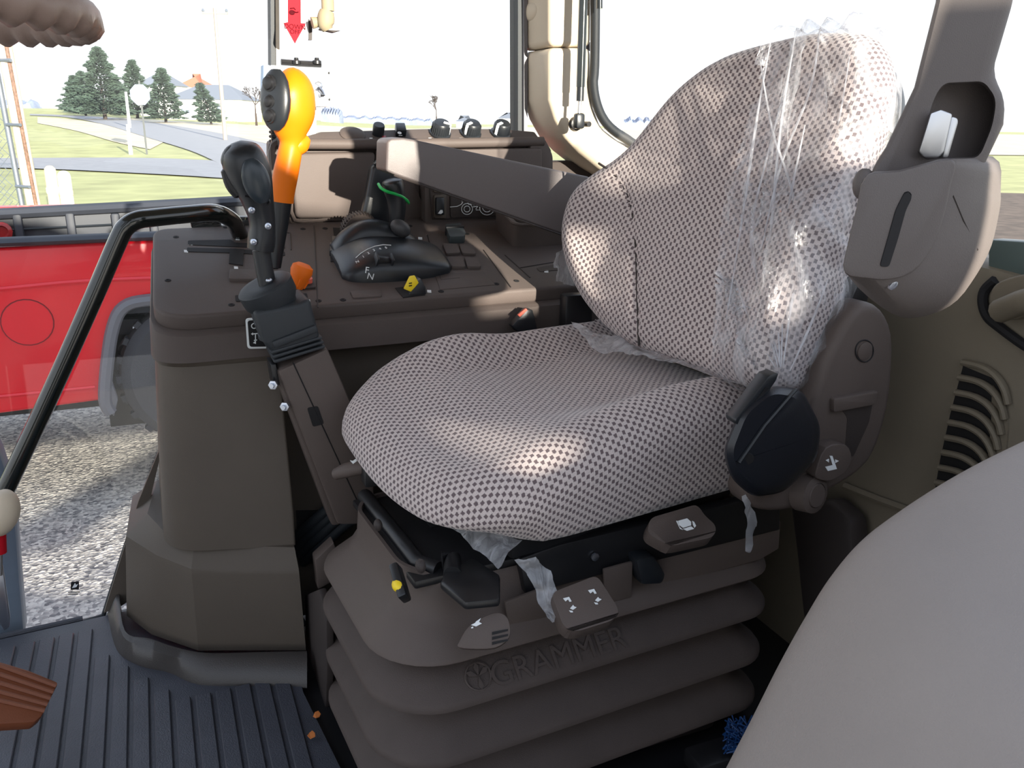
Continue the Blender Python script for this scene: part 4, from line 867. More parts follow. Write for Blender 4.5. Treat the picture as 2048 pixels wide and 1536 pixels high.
# raised lettering on the upper fold's sloping face
f0, f1 = K(.22, .010, .236), K(.22, .050, .277)
ldir = K1; lup = (f1 - f0).normalized(); lnn = ldir.cross(lup)
lc = (U(1120, 1314, pl=(lnn, (f0 + f1) / 2)))
txt('raised_lettering', 'GRAMMER', lc - lnn * -.001, ldir, lup, .046, P_BEL, bel, .0022)
lg = U(956, 1353, pl=(lnn, (f0 + f1) / 2))
put('logo_badge', tube([lg + ldir * .018 * math.cos(k * .3142) + lup * .018 * math.sin(k * .3142) + lnn * .001 for k in range(21)], .0018, 5), P_BEL, bel)
put('logo_leaf', [prism([lg + lnn * .001, lg + (ldir * math.cos(a - .3) + lup * math.sin(a - .3)) * .013 + lnn * .001, lg + (ldir * math.cos(a) + lup * math.sin(a)) * .018 + lnn * .001, lg + (ldir * math.cos(a + .3) + lup * math.sin(a + .3)) * .013 + lnn * .001], lnn * .0018) for a in (.5, 1.57, 2.64, -1.57)], P_BEL, bel, smooth=0)
put('seat_pedestal', box(K(.33, .19, .03), (.5, .28, .06), .01), P_DK, SEAT)
# stiff front cover with rivets
def open_ring(ins, z, n=8):
    P = kring(ins, z, (.095, .05, .05, .10), n=n); m = n + 1
    return P
cvr = [kring(.052, .268), kring(.012, .282), kring(.004, .290), kring(.006, .297), kring(.040, .330), kring(.052, .352), kring(.055, .392), kring(.060, .392), kring(.064, .345)]
for rg in cvr[4:]:
    for v in rg:
        qv = (v - KO).dot(K2); v.z -= (v.z - .300) * .72 * (1 - sst(.01, .085, qv))
cv = put('suspension_cover', loft(cvr, cap=False), P_SEAT, SEAT, smooth=50, label='stiff brown cover around the suspension top')
for q in ((756, 1050), (841, 1132)):
    c = U(q[0], q[1], X=K(.052, .2, 0).x - .0); put('rivet', ell(c, (.006, .0085, .0085)), P_DK, cv)
for q in ((1045, 1200), (1226, 1143), (1336, 1112), (1490, 1072)): put('rivet', ell(U(q[0], q[1], Y=.925 + (q[0] - 1045) * .00006), (.009, .006, .009)), BLK, cv)
wd = U(800, 1165, X=.246); put('indicator_window', box(wd, (.012, .05, .022), .003, rot=Matrix.Rotation(.5, 3, 'X') @ Matrix.Rotation(-.5, 3, 'Y')), BLK2, cv); put('indicator', ell(wd + Vector((-.004, -.006, .0)), (.008, .012, .008)), YEL, cv)
# black steel slide frame
put('slide_plate', prism([K(.062, .06, .374), K(.60, .06, .374), K(.60, .33, .374), K(.062, .335, .374)], (0, 0, .012), .003), BLK2, SEAT)
put('front_roll', tube([K(.082, .335, .388), K(.082, .10, .388), K(.10, .075, .386)], .012, 10), BLK2, SEAT)
put('seat_frame', prism([S(.05, .05, .40), S(.45, .05, .40), S(.45, .44, .40), S(.03, .44, .40)], (0, 0, .055), .004), BLK2, SEAT)
put('side_rail', prism(O([(1040, 1118), (1120, 1090), (1560, 985), (1560, 1060), (1240, 1140), (1052, 1190)], Y=.925), (0, .02, 0), .002), BLK2, SEAT)
put('rail_bracket', prism(O([(890, 1160), (945, 1130), (1000, 1165), (1000, 1215), (930, 1222), (880, 1180)], Z=.392), (0, 0, .012), .004), BLK2, SEAT)
put('rail_tube', tube(O([(884, 1122), (905, 1120), (905, 1150)], Z=.40), .012, 12), BLK2, SEAT)
put('plate_hole', prism(O([(852, 1043), (872, 1038), (884, 1050), (862, 1056)], Z=.3866), (0, 0, .001)), P_HOLE, SEAT)
put('plate_hole', lathe(U(838, 1022, Z=.3863), (0, 0, 1), [(.007, 0), (.007, .0008), (0, .0008)], 12), P_HOLE, SEAT)
put('rail_bolt', lathe(U(1189, 1113, Y=.923), (0, -1, 0), [(.006, 0), (.006, .003), (.002, .004)], 8), ZIN, SEAT)
put('side_skirt', prism(O([(1010, 1205), (1106, 1170), (1106, 1232), (1020, 1258)], Y=.912), (0, .006, 0), .002), P_SEAT, SEAT)
put('side_skirt', prism(O([(1208, 1140), (1266, 1124), (1264, 1195), (1212, 1208)], Y=.915), (0, .006, 0), .002), P_SEAT, SEAT)
put('side_skirt', prism(O([(1312, 1108), (1562, 1042), (1558, 1098), (1520, 1120), (1316, 1175)], Y=.93), (0, .006, 0), .002), P_SEAT, SEAT)
put('stop_lug', prism(O([(1272, 1120), (1310, 1112), (1334, 1150), (1326, 1170), (1284, 1172)], Y=.90), (0, .03, 0), .006), BLK, SEAT)
# handles
KY = .86
hd = put('adjuster_handle', prism(round_poly([K(.265, .00, .352), K(.36, -.01, .352), K(.37, -.085, .318), K(.278, -.085, .318)], .014, 5), (0, 0, -.022), .008, 3), P_SEAT, SEAT, label='wide brown paddle with two white seat symbols')
pts4 = O([(1110, 1180), (1196, 1150), (1240, 1220), (1228, 1240), (1150, 1266), (1122, 1254)], Y=KY)
pn = Vector((-.05, -.55, .83)).normalized(); pp = U(1165, 1205, Y=KY - .03)
def PD_(x, y, h=0, n=pn, p=pp): return U(x, y, pl=(n, p + n * h))
bpy.data.objects.remove(hd)
def paddle(outline, n, p, thick, m, label, name='adjuster_handle', r=.007):
    return put(name, prism(round_poly([U(x, y, pl=(n, p)) for x, y in outline], .010, 5), -n * thick, r, 3), m, SEAT, label=label)
hd = paddle([(1102, 1186), (1194, 1150), (1240, 1222), (1228, 1240), (1152, 1264), (1128, 1256)], pn, pp, .024, P_SEAT, 'wide brown paddle with two white seat symbols')
def sym(pts, n, p, parent): return put('symbol', prism([U(x, y, pl=(n, p + n * .0006)) for x, y in pts], n * .0006), WHTP, parent, smooth=0)
for ox, oy in ((0, 0), (50, -16)):
    sym([(1126 + ox, 1197 + oy), (1138 + ox, 1194 + oy), (1143 + ox, 1203 + oy), (1139 + ox, 1204 + oy), (1136 + ox, 1199 + oy), (1131 + ox, 1203 + oy)], pn, pp, hd)
    sym([(1140 + ox, 1217 + oy), (1146 + ox, 1210 + oy), (1148 + ox, 1213 + oy), (1153 + ox, 1215 + oy), (1146 + ox, 1220 + oy)], pn, pp, hd)
    sym([(1138 + ox, 1221 + oy), (1145 + ox, 1222 + oy), (1146 + ox, 1225 + oy), (1141 + ox, 1225 + oy)], pn, pp, hd)
p2 = U(1365, 1050, Y=.87); h2 = paddle([(1300, 1036), (1395, 1008), (1408, 1030), (1434, 1052), (1428, 1074), (1344, 1092), (1328, 1086), (1294, 1066)], pn, p2, .022, P_SEAT, 'brown paddle with a white swivelling seat symbol')
sym([(1356, 1042), (1374, 1037), (1382, 1044), (1382, 1051), (1366, 1056), (1358, 1050)], pn, p2, h2); sym([(1366, 1058), (1382, 1053), (1388, 1058), (1374, 1062)], pn, p2, h2); sym([(1352, 1042), (1355, 1042), (1359, 1054), (1366, 1060), (1360, 1058)], pn, p2, h2); sym([(1384, 1042), (1388, 1044), (1392, 1052), (1389, 1056), (1386, 1050)], pn, p2, h2)
pl3 = Vector((-.3, -.75, .6)).normalized(); p3 = U(960, 1265, Y=.84)
h3 = put('height_lever', prism(cr([U(x, y, pl=(pl3, p3)) for x, y in ((918, 1284), (940, 1250), (985, 1226), (1010, 1230), (1020, 1250), (1018, 1276), (990, 1296), (940, 1298), (916, 1294))], 3, True), -pl3 * .03, .005, 2, ang=40), P_SEAT, SEAT, label='brown finger lever at the front corner')
for k in range(3): put('grip_slot', prism([U(x, y + k * 10, pl=(pl3, p3 + pl3 * .0006)) for x, y in ((984, 1268 - 4), (1016, 1258), (1016, 1262), (984, 1270))], pl3 * .0006), P_HOLE, h3, smooth=0)
sym([(942, 1250), (950, 1246), (952, 1243), (962, 1236), (958, 1244), (964, 1247), (952, 1253)], pl3, p3, h3); sym([(942, 1255), (946, 1253), (947, 1256), (943, 1257)], pl3, p3, h3)
h4 = put('slide_lever', tube([U(672, 948, Y=1.20), U(690, 941, Y=1.19), U(720, 934, Y=1.18), U(748, 928, Y=1.17)], [.011, .014, .0145, .014], 12, flat=.8), P_SEAT, SEAT, label='small brown finger grip at the front')
put('symbol', prism(O([(700, 921), (706, 922), (712, 918), (714, 922), (706, 928)], Y=1.165), (0, .001, 0)), WHTP, h4, smooth=0)
put('lever_socket', box(U(758, 944, Y=1.16), (.05, .03, .034), .004), BLK2, SEAT)
# ------------------------------------------------------------------ protective film left on the seat
FT = thing('seat_film', 'crumpled clear plastic film draped over the near side of the backrest', 'plastic wrap', bplace(bc, .03))
ql = bq(1500, 400).x
fv = {}; FV = []; FF = []
Nn = normals2(bo2)
def keep(v, hidx):
    lv = v - BPt; q, t = lv.dot(E2), lv.dot(BU)
    lim = lerp_q(t) + .012 * noise.noise(Vector((t * 30, 2.3, 1)))
    low_t = -.02 + .012 * noise.noise(Vector((q * 40, 7, 0)))
    return q < lim and t > low_t
qa = [(bq(1500, 742).y, bq(1440, 690).x), (bq(1440, 640).y, bq(1432, 640).x), (bq(1470, 520).y, bq(1452, 540).x), (bq(1470, 380).y, bq(1470, 380).x), (bq(1510, 180).y, bq(1520, 180).x), (bq(1560, 60).y, bq(1545, 60).x), (9, bq(1545, 60).x)]
def lerp_q(t):
    if t <= qa[0][0]: return qa[0][1]
    for a, b in zip(qa, qa[1:]):
        if a[0] <= t <= b[0]: return a[1] + (b[1] - a[1]) * (t - a[0]) / max(1e-6, b[0] - a[0])
    return qa[-1][1]
me = back.data; off = WO[back.name]
bmf = bmesh.new(); bmf.from_mesh(me)
for v in bmf.verts: v.co += off
bmesh.ops.delete(bmf, geom=[f for f in bmf.faces if len(f.verts) > 4 or not all(keep(v.co, 0) for v in f.verts)], context='FACES')
bmesh.ops.subdivide_edges(bmf, edges=bmf.edges[:], cuts=1, use_grid_fill=True)
bmf.normal_update()
for v in bmf.verts:
    lv = v.co - BPt; q, t = lv.dot(E2), lv.dot(BU)
    w = noise.noise(Vector((q * 38 + t * 9, t * 7, 3))); w2 = noise.noise(Vector((q * 110 - t * 20, t * 22, 8)))
    g = abs(noise.noise(Vector((q * 26 - t * 11, t * 4.0, 5))))
    v.co += v.normal * (.007 + .007 * max(w, -.3) + .002 * w2 + .016 * max(0, .16 - g) / .16 * sst(.0, .3, t + .05))
fg = out(bmf)
o = put('film_sheet', fg, FILM, FT, smooth=180)
FILM2 = FILM.copy(); FILM2.name = 'creased_film'
for nd in FILM2.node_tree.nodes:
    if nd.type == 'MAP_RANGE': nd.inputs[3].default_value = .35; nd.inputs[4].default_value = .8
for c_ in (((1545, 62), (1520, 200), (1500, 330), (1478, 480), (1452, 640)), ((1592, 62), (1562, 250), (1546, 420), (1536, 560), (1548, 720)), ((1572, 170), (1530, 330), (1502, 480), (1538, 640), (1562, 738)), ((1700, 110), (1664, 300), (1604, 420), (1572, 540), (1562, 738)), ((1700, 350), (1640, 430), (1592, 560), (1566, 735)), ((1640, 60), (1620, 180), (1562, 330), (1522, 500)), ((1452, 640), (1490, 612), (1532, 650), (1556, 735)), ((1470, 560), (1500, 640), (1550, 735)), ((1655, 560), (1625, 640), (1580, 742)), ((1520, 120), (1545, 260), (1590, 420), (1560, 600)), ((1610, 250), (1580, 400), (1556, 560), (1560, 735))):
    pc_ = cr([U(x, y, pl=(BN, BPt + BN * (.024 if x < 1620 else .006))) for x, y in c_], 6); m_ = len(pc_)
    put('film_crease', tube(pc_, [.0005 + .0016 * math.sin(math.pi * (i + .4) / m_) for i in range(m_)], 6, flat=.5), FILM2, FT, smooth=180)
# flap standing off towards the belt pillar
def sheet(P, n, amp, sc_, seed):
    "ruffled sheet between two edge lines"
    a = cr(P[0], n); b = cr(P[1], n); V = []; F = []; m = 9
    for i, (p, q) in enumerate(zip(a, b)):
        for k in range(m):
            v = p.lerp(q, k / (m - 1)); nz_ = noise.noise_vector(v * sc_ + Vector((seed, 0, 0))); j = noise.noise_vector(v * sc_ * 3 + Vector((0, seed, 0)))
            e = 1 if k == m - 1 else .6
            V.append(v + nz_ * amp + j * amp * .45 * e)
    for i in range(len(a) - 1):
        for k in range(m - 1): F.append((i * m + k, i * m + k + 1, (i + 1) * m + k + 1, (i + 1) * m + k))
    return V, F
put('film_flap', sheet(([U(1590, 390, Y=.95), U(1650, 320, Y=.93), U(1715, 225, Y=.92)], [U(1690, 372, Y=.88), U(1740, 340, Y=.87), U(1775, 300, Y=.87)]), 8, .010, 22, 3), FILM, FT, smooth=180)
put('film_flap', sheet(([U(1600, 600, Y=.90), U(1575, 680, Y=.90), U(1555, 755, Y=.89)], [U(1690, 590, Y=.86), U(1650, 690, Y=.85), U(1590, 750, Y=.86)]), 8, .012, 24, 5), FILM, FT, smooth=180)
put('film_ridge', sheet(([U(1590, 60, Y=1.02), U(1560, 260, Y=1.0), U(1550, 480, Y=.96), U(1580, 720, Y=.9)], [U(1620, 60, Y=.96), U(1580, 260, Y=.95), U(1570, 480, Y=.93), U(1570, 740, Y=.88)]), 10, .010, 20, 9), FILM, FT, smooth=180)
t = thing('film_scrap', 'torn strip of clear film along the joint between cushion and backrest', 'plastic wrap', U(1250, 690, Y=1.25), 'scraps of torn film')
put('film_strip', sheet(([U(1140, 640, Y=1.30), U(1210, 668, Y=1.23), U(1300, 700, Y=1.13), U(1420, 735, Y=1.01), U(1530, 760, Y=.91)], [U(1180, 692, Y=1.22), U(1250, 708, Y=1.15), U(1330, 720, Y=1.06), U(1430, 752, Y=.96), U(1540, 782, Y=.88)]), 10, .008, 30, 11), FILM2, t, smooth=180)
t = thing('film_scrap', 'frayed scrap of clear film beside the console behind the backrest', 'plastic wrap', U(1120, 520, Y=1.42), 'scraps of torn film')
put('film_strip', sheet(([U(1150, 455, Y=1.46), U(1150, 500, Y=1.46), U(1150, 575, Y=1.46)], [U(1126, 490, Y=1.43), U(1108, 520, Y=1.42), U(1122, 565, Y=1.43)]), 9, .008, 60, 13), FILM2, t, smooth=180)
t = thing('film_scrap', 'shiny scrap of clear film hanging below the front of the cushion', 'plastic wrap', U(980, 1080, Y=.98), 'scraps of torn film')
put('film_strip', sheet(([U(740, 905, Y=1.235), U(830, 975, Y=1.11), U(920, 1030, Y=1.0), U(1042, 1078, Y=.905)], [U(760, 940, Y=1.21), U(850, 1010, Y=1.08), U(920, 1070, Y=.98), U(1000, 1136, Y=.885)]), 9, .006, 34, 15), FILM2, t, smooth=180)
t = thing('film_scrap', 'twisted tail of clear film lying across the wide paddle', 'plastic wrap', U(1080, 1190, Y=.85), 'scraps of torn film')
put('film_strip', sheet(([U(1030, 1120, Y=.885), U(1060, 1160, Y=.87), U(1078, 1200, Y=.855), U(1106, 1250, Y=.83)], [U(1075, 1110, Y=.88), U(1108, 1160, Y=.865), U(1118, 1200, Y=.85), U(1112, 1245, Y=.83)]), 9, .005, 50, 17), FILM2, t, smooth=180)
t = thing('film_scrap', 'thin shred of clear film hanging below the black reel housing', 'plastic wrap', U(1500, 1040, Y=.84), 'scraps of torn film')
put('film_strip', sheet(([U(1484, 990, Y=.845), U(1492, 1030, Y=.84), U(1490, 1100, Y=.84)], [U(1492, 988, Y=.84), U(1512, 1040, Y=.835), U(1500, 1104, Y=.84)]), 9, .004, 60, 19), FILM2, t, smooth=180)
# ------------------------------------------------------------------ belt pillar and retractor at right
BY = .50
BPL_ = thing('belt_pillar', 'grey brown pillar at right with the seat belt retractor housing', 'pillar', U(1800, 630, Y=BY))
pil = put('pillar_cover', prism(O([(1905, -420), (1870, 0), (1828, 170), (1772, 290), (1734, 348), (1730, 420), (1900, 430), (1970, 330), (2008, 248), (2011, 192), (1983, 146), (2026, 0), (2110, -420)], Y=BY), (.055, .045, 0), .010, 3), P_BPIL, BPL_)
boolcut(pil, [prism(round_poly(O([(1862, 205), (1885, 162), (1972, 158), (1998, 195), (1990, 250), (1962, 318), (1840, 322)], Y=BY - .02), .008), (.052, .046, 0))])
rF = cr(O([(1732, 352), (1800, 342), (1906, 318), (1902, 370), (1886, 440), (1862, 500), (1826, 545), (1780, 560), (1735, 557), (1690, 546), (1696, 490), (1712, 420)], Y=BY - .026), 4, True)
rB = cr(O([(1738, 349), (1808, 335), (1974, 316), (1992, 390), (1986, 450), (1965, 525), (1915, 600), (1850, 632), (1785, 628), (1700, 556), (1700, 490), (1714, 420)], Y=BY + .035), 4, True)
rM = [(f * .35 + g * .65) + (f - g).normalized() * .004 + Vector((0, -.006, 0)) for f, g in zip(rF, rB)]
hb = put('retractor_body', loft([rF, rM, rB, [q + Vector((.05, .035, 0)) for q in rB]]), P_BPIL, BPL_, smooth=50)
hf = put('retractor_face', prism(cr(O([(1732, 352), (1800, 342), (1906, 318), (1902, 370), (1886, 440), (1862, 500), (1826, 545), (1780, 560), (1735, 558), (1688, 546), (1695, 490), (1712, 420)], Y=BY - .032), 3, True), (.014, .014, 0), .004, 2, ang=40), P_BPIL, BPL_)
put('belt_slot', prism(round_poly(O([(1806, 392), (1812, 382), (1822, 384), (1824, 396), (1812, 420), (1796, 478), (1778, 534), (1760, 533), (1778, 470), (1792, 420)], Y=BY - .0327), .003), (0, .003, 0)), P_HOLE, hf)
put('face_screw', lathe(U(1784, 569, Y=BY - .02), (0, -1, -.4), [(.004, 0), (.004, .002), (.002, .003)], 8), ZIN, hf)
put('side_seam', tube([surf(x, y)[0] for x, y in ((1906, 392), (1926, 440), (1955, 500))], .0007, 4), P_DK, hb)
put('pillar_stud', ell(U(1727, 368, Y=BY + .01), (.008, .008, .012)), P_BPIL, BPL_)
lt = thing('belt_tongue', 'chrome seat belt tongue standing in the pocket of the belt pillar', 'buckle', U(1880, 316, Y=BY + .01))
put('plate', prism(O([(1862, 226), (1882, 219), (1905, 228), (1888, 304), (1878, 315), (1848, 315), (1838, 304)], Y=BY - .008), (.012, .012, 0), .0015, 2), CHR, lt)
put('plate_edge', prism(O([(1905, 232), (1918, 236), (1918, 246), (1898, 316), (1886, 316), (1890, 300)], Y=BY + .002), (0, .012, 0), .002), CHR, lt)
# ------------------------------------------------------------------ rear trim: vents and lever
VT = thing('air_vent', 'slatted air vent in the rear trim wall at right', 'vent', U(1930, 980, X=1.045))
put('vent_well', prism(O([(1926, 732), (1985, 756), (2012, 790), (2014, 850), (2006, 900), (1990, 950), (1940, 1010), (1868, 990), (1880, 920), (1900, 830)], X=1.0495), (.004, 0, 0)), mat('vent_dark', rgb(24, 22, 22), .7), VT)
for k in range(10):
    y = 724 + k * 30; x = 1932 - k * 6.6
    put('slat', tube(cr([U(x - 6, y + 1, X=1.043), U(x + 30, y + 9, X=1.043), U(x + 58, y + 26, X=1.043), U(x + 76, y + 52, X=1.043), U(x + 84, y + 84, X=1.045)], 4), .0062, 8, flat=.8), P_REAR, VT)
put('vent_side', prism(O([(1984, 770), (2006, 800), (2016, 850), (2010, 930), (1985, 960), (1974, 930), (1982, 850)], X=1.047), (.003, 0, 0)), P_REAR, VT)
HK = thing('window_latch', 'beige rounded window latch lever at the right edge', 'latch', U(2010, 640, X=1.0))
put('latch_gap', tube(cr(O([(1990, 560), (1970, 580), (1966, 606), (1976, 634), (2000, 655), (2048, 690), (2100, 720)], X=1.045), 4), .007, 8), P_HOLE, HK)
put('latch_body', prism(cr(O([(2000, 562), (1980, 582), (1978, 612), (1992, 636), (2030, 640), (2048, 632), (2100, 660), (2130, 600), (2100, 546), (2048, 548)], X=1.03), 3, True), (.03, 0, 0), .012, 3, ang=40), P_REAR, HK)
put('latch_arm', tube(cr([U(2000, 622, X=1.02), U(2030, 610, X=1.01), U(2060, 600, X=1.0), U(2110, 596, X=1.0)], 4), .016, 12), P_REAR, HK)
put('trim_13', tube(O([(1690, 972), (1760, 1000), (1850, 1032), (2000, 1080)], X=1.045), .006, 8), P_REAR, kind='structure', label='raised line low on the rear trim wall')
put('trim_14', prism(O([(1578, 1010), (1660, 1000), (1700, 1040), (1720, 1300), (1612, 1300), (1600, 1200), (1590, 1100)], X=1.0), (.04, 0, 0), .01), P_DK, kind='structure', label='dark lower corner panel behind the seat')
# ------------------------------------------------------------------ big beige fender cover, lower right
t = thing('fender_cover', 'large plain beige wheel arch cover filling the lower right corner', 'cover', (.75, .25, 0))
crest = cr(O([(1380, 1680), (1450, 1540), (1502, 1440), (1560, 1325), (1612, 1232), (1660, 1155), (1722, 1082), (1800, 1022), (1900, 958), (2000, 905), (2100, 862), (2300, 800)], Y=.53), 5)
vv = (U(1760, 1200, Y=.43) - CAM).normalized(); ss = (RT * .72 - UP * .69).normalized(); ss = (ss - vv * ss.dot(vv)).normalized()
prof = cr([Vector((a_, b_, 0)) for a_, b_ in ((.16, .30), (.11, .14), (.06, .045), (.0, .0), (-.05, .035), (-.10, .12), (-.135, .25), (-.15, .42), (-.15, .62))], 5)
put('cover_shell', loft([[p + vv * q.x + ss * q.y for q in prof] for p in crest]), P_FEN, t, smooth=80)
put('scuff_mark', ell(U(1598, 1290, Y=.527), (.003, .001, .004)), P_HOLE, t)
# ------------------------------------------------------------------ gas strut, cap, control box, arrow sign, grab handle
t = thing('gas_strut', 'black gas strut of the rear window on the corner pillar', 'strut', U(1157, 250, Y=1.79))
put('cylinder', tube([U(1160, 202, Y=1.79), U(1161, 172, Y=1.79)], .0085, 14), BLK, t); put('cylinder', tube([U(1161, 174, Y=1.79), U(1176, -300, Y=1.79)], .0098, 14), BLKG, t)
put('rod', tube([U(1158, 230, Y=1.79), U(1160, 200, Y=1.79)], .004, 10), CHR, t)
put('ball_joint', [box(U(1158, 242, Y=1.788), (.022, .022, .034), .006)], BLK, t); put('ball_stud', lathe(U(1150, 248, Y=1.85), (.1, -1, 0), [(.017, 0), (.015, .008), (.006, .012), (.006, .06)], 14), BLK2, t)
t = thing('wiper_stub', 'short black rubber stub hanging at the top of the rear window', 'stub', U(1199, 20, Y=1.80)); put('stub', tube([U(1199, 17, Y=1.80), U(1200, -200, Y=1.80)], .007, 10), BLKG, t)
t = thing('pillar_cap', 'round beige cap on the side of the corner pillar', 'cap', U(1063, 24, X=.87))
put('cap', ell(U(1063, 23, X=.868), (.010, .045, .022)), P_BEI, t)
BX = thing('switch_box', 'white metal switch box with a toggle and a red lamp beside the side window', 'switch box', U(600, 212, Y=1.86))
put('box_body', prism(O([(540, 130), (667, 137), (665, 214), (538, 212)], Y=1.86), (0, .05, 0), .003), WHT, BX); put('box_side', prism(O([(527, 129), (540, 130), (538, 212), (526, 212)], Y=1.865), (0, .045, 0), .002), mat('pale_blue_side', rgb(160, 190, 220), .5), BX)
put('bracket', tube(O([(562, 124), (600, 127), (642, 129)], Y=1.87), .006, 8), BLK2, BX)
for x in (593, 634): put('wing_nut', lathe(U(x, 128, Y=1.865), (0, 0, 1), [(.009, 0), (.009, .006), (.005, .008), (.004, .012)], 10), BLK2, BX)
put('lamp', ell(U(604, 152, Y=1.857), (.0045, .004, .0045)), LEDR, BX)
for q in ((548, 140), (658, 146), (659, 199)): put('screw', ell(U(q[0], q[1], Y=1.858), (.002, .002, .0025)), BLK2, BX)
put('toggle', [tube([U(634, 172, Y=1.85), U(618, 184, Y=1.80)], [.004, .007], 10), lathe(U(636, 172, Y=1.858), (0, -1, 0), [(.009, 0), (.009, .006), (.005, .008)], 8)], ZIN, BX)
put('toggle_guard', tube(O([(637, 174), (644, 182), (648, 190), (640, 190)], Y=1.85), .004, 6), ZIN, BX)
put('key_slot', prism(O([(624, 208), (644, 208), (640, 213), (628, 213)], Y=1.858), (0, .003, 0)), BLK2, BX)
put('support_post', prism(O([(590, 212), (633, 212), (633, 285), (596, 285)], Y=1.90), (0, .03, 0), .003), WHT, BX)
put('conduit', tube(O([(546, 212), (548, 240), (550, 285)], Y=1.90), .008, 10), RUB, BX)
for k in range(8): put('conduit_ring', lathe(U(547, 216 + k * 9, Y=1.90), (0, 0, -1), [(.008, 0), (.0098, .002), (.0098, .004), (.008, .006)], 10), RUB, BX)
AR = thing('arrow_sign', 'red arrow pointing down on a small white plate reading DOWN OFF', 'sign', U(590, 85, Y=1.9))
put('plate', prism(round_poly(O([(566, -200), (612, -200), (614, 36), (618, 38), (617, 80), (600, 83), (570, 82), (563, 70), (566, 40)], Y=1.905), .004), (0, .004, 0)), WHT, AR)
put('plate_edge', prism(O([(617, 38), (625, 44), (624, 80), (618, 80)], Y=1.9), (0, .01, 0)), P_DK, AR)
put('arrow', prism(O([(575, -200), (601, -200), (602, 46), (612, 47), (590, 87), (567, 46), (576, 44)], Y=1.903), (0, .0015, 0)), REDA, AR, smooth=0)
txt('wording', 'DOWN', U(590, 54, Y=1.9022), Vector((1, 0, -.03)), Vector((0, 0, 1)), .013, mat('dark_print', rgb(70, 8, 18), .8, spec=.1), AR, .0002); txt('wording', 'OFF', U(590, 64, Y=1.9022), Vector((1, 0, -.03)), Vector((0, 0, 1)), .012, bpy.data.materials['dark_print'], AR, .0002)
put('hand_mark', [ell(U(584, 25, Y=1.9022), (.006, .0006, .005)), tube(O([(586, 22), (592, 25), (597, 24)], Y=1.9022), .0012, 5), tube(O([(580, 17), (588, 16), (591, 20)], Y=1.9022), .001, 5)], bpy.data.materials['dark_print'], AR)
P_GRIP = mat('grip_plastic', rgb(146, 134, 110), .6, spec=.2)
t = thing('grab_handle', 'beige hand grip hanging beside the red arrow', 'handle', U(650, 55, Y=1.86))
put('grip', tube(O([(652, -200), (655, 0), (656, 22)], Y=1.86), .0105, 14, flat=1.2), P_GRIP, t)
put('socket', tube(cr(O([(654, 22), (652, 34), (652, 50), (656, 60)], Y=1.86), 4), crs([.014, .017, .016, .010], 4), 14), P_GRIP, t); put('socket_lip', prism(O([(640, 56), (660, 60), (682, 61), (668, 65), (640, 59)], Y=1.855), (0, .02, 0), .002), P_DK, t)
put('socket_neck', tube(O([(624, 46), (636, 44), (646, 42)], Y=1.87), [.012, .010, .012], 10), P_GRIP, t)
# ------------------------------------------------------------------ hand rail, wheel, pedal, hoses, odds and ends
t = thing('hand_rail', 'bent black tubular hand rail rising beside the door glass', 'rail', U(10, 990, Y=1.62))
put('tube', tube(cr([U(-60, 1130, Y=1.64), U(12, 978, Y=1.62), U(100, 790, Y=1.62), U(185, 600, Y=1.62), U(236, 482, Y=1.62), U(252, 454, Y=1.62), U(275, 440, Y=1.62), U(310, 435, Y=1.63), U(380, 428, Y=1.65), U(425, 425, Y=1.67), U(450, 432, Y=1.70), U(468, 446, Y=1.74), U(480, 470, Y=1.78)], 5), .0158, 16), BLKG, t)
put('rail_foot', prism(round_poly(O([(382, 447), (470, 434), (520, 434), (520, 462), (384, 456)], Y=1.84), .008), (0, .03, 0), .004), BLK2, t)
put('rail_bolt', ell(U(451, 449, Y=1.76), (.008, .006, .008)), ZIN, t)
SW = thing('steering_wheel', 'brown steering wheel rim with finger grips at the top left', 'steering wheel', (-.27, 1.16, .9))
ti = math.radians(1); wcn = Vector((-.231, 1.165, 1.060)); wx = Vector((math.cos(ti), 0, -math.sin(ti))); wy_ = Vector((0, 1, 0)); wn_ = wx.cross(wy_); rw = .186
P_WHL = mat('wheel_rim_plastic', rgb(146, 124, 112), .42, bump=.15, bscale=700)
rings = []
for k in range(144):
    a = 2 * math.pi * k / 144; d = wx * math.cos(a) + wy_ * math.sin(a); bmp = .0035 * math.sin(k * 2 * math.pi / 4)
    c = wcn + d * rw; R_ = []
    for j in range(14):
        b = 2 * math.pi * j / 14; r = .0185 + (bmp if (math.sin(b) < -.2) else 0); R_.append(c + d * r * math.cos(b) + wn_ * r * math.sin(b) * 1.15)
    rings.append(R_)
rings.append(rings[0]); put('rim', loft(rings, False), P_WHL, SW, smooth=80)
put('hub', lathe(wcn - wn_ * .06, wn_, [(.03, -.02), (.07, 0), (.075, .03), (.05, .045), (0, .047)], 24), P_WHL, SW)
for a in (math.pi / 2 + .3, -math.pi / 2 - .3, math.pi): put('spoke', tube([wcn - wn_ * .035, wcn + (wx * math.cos(a) + wy_ * math.sin(a)) * rw], .014, 10, flat=.6), P_WHL, SW)
put('column', tube([wcn - wn_ * .06, wcn - wn_ * .30 - wx * .10, Vector((-.62, 1.16, .30))], [.035, .04, .06], 14), P_CON, SW)
t = thing('pedal', 'ribbed brown pedal at the lower left corner', 'pedal', U(40, 1440, Z=.08))
pn_ = Vector((.55, -.35, .9)).normalized(); pp_ = U(60, 1390, Z=.12)
pe = [U(x, y, pl=(pn_, pp_)) for x, y in ((-120, 1298), (0, 1322), (60, 1340), (118, 1364), (84, 1432), (70, 1444), (0, 1448), (-120, 1470))]
put('pad', prism(pe, -pn_ * .02, .004), PEDAL, t)
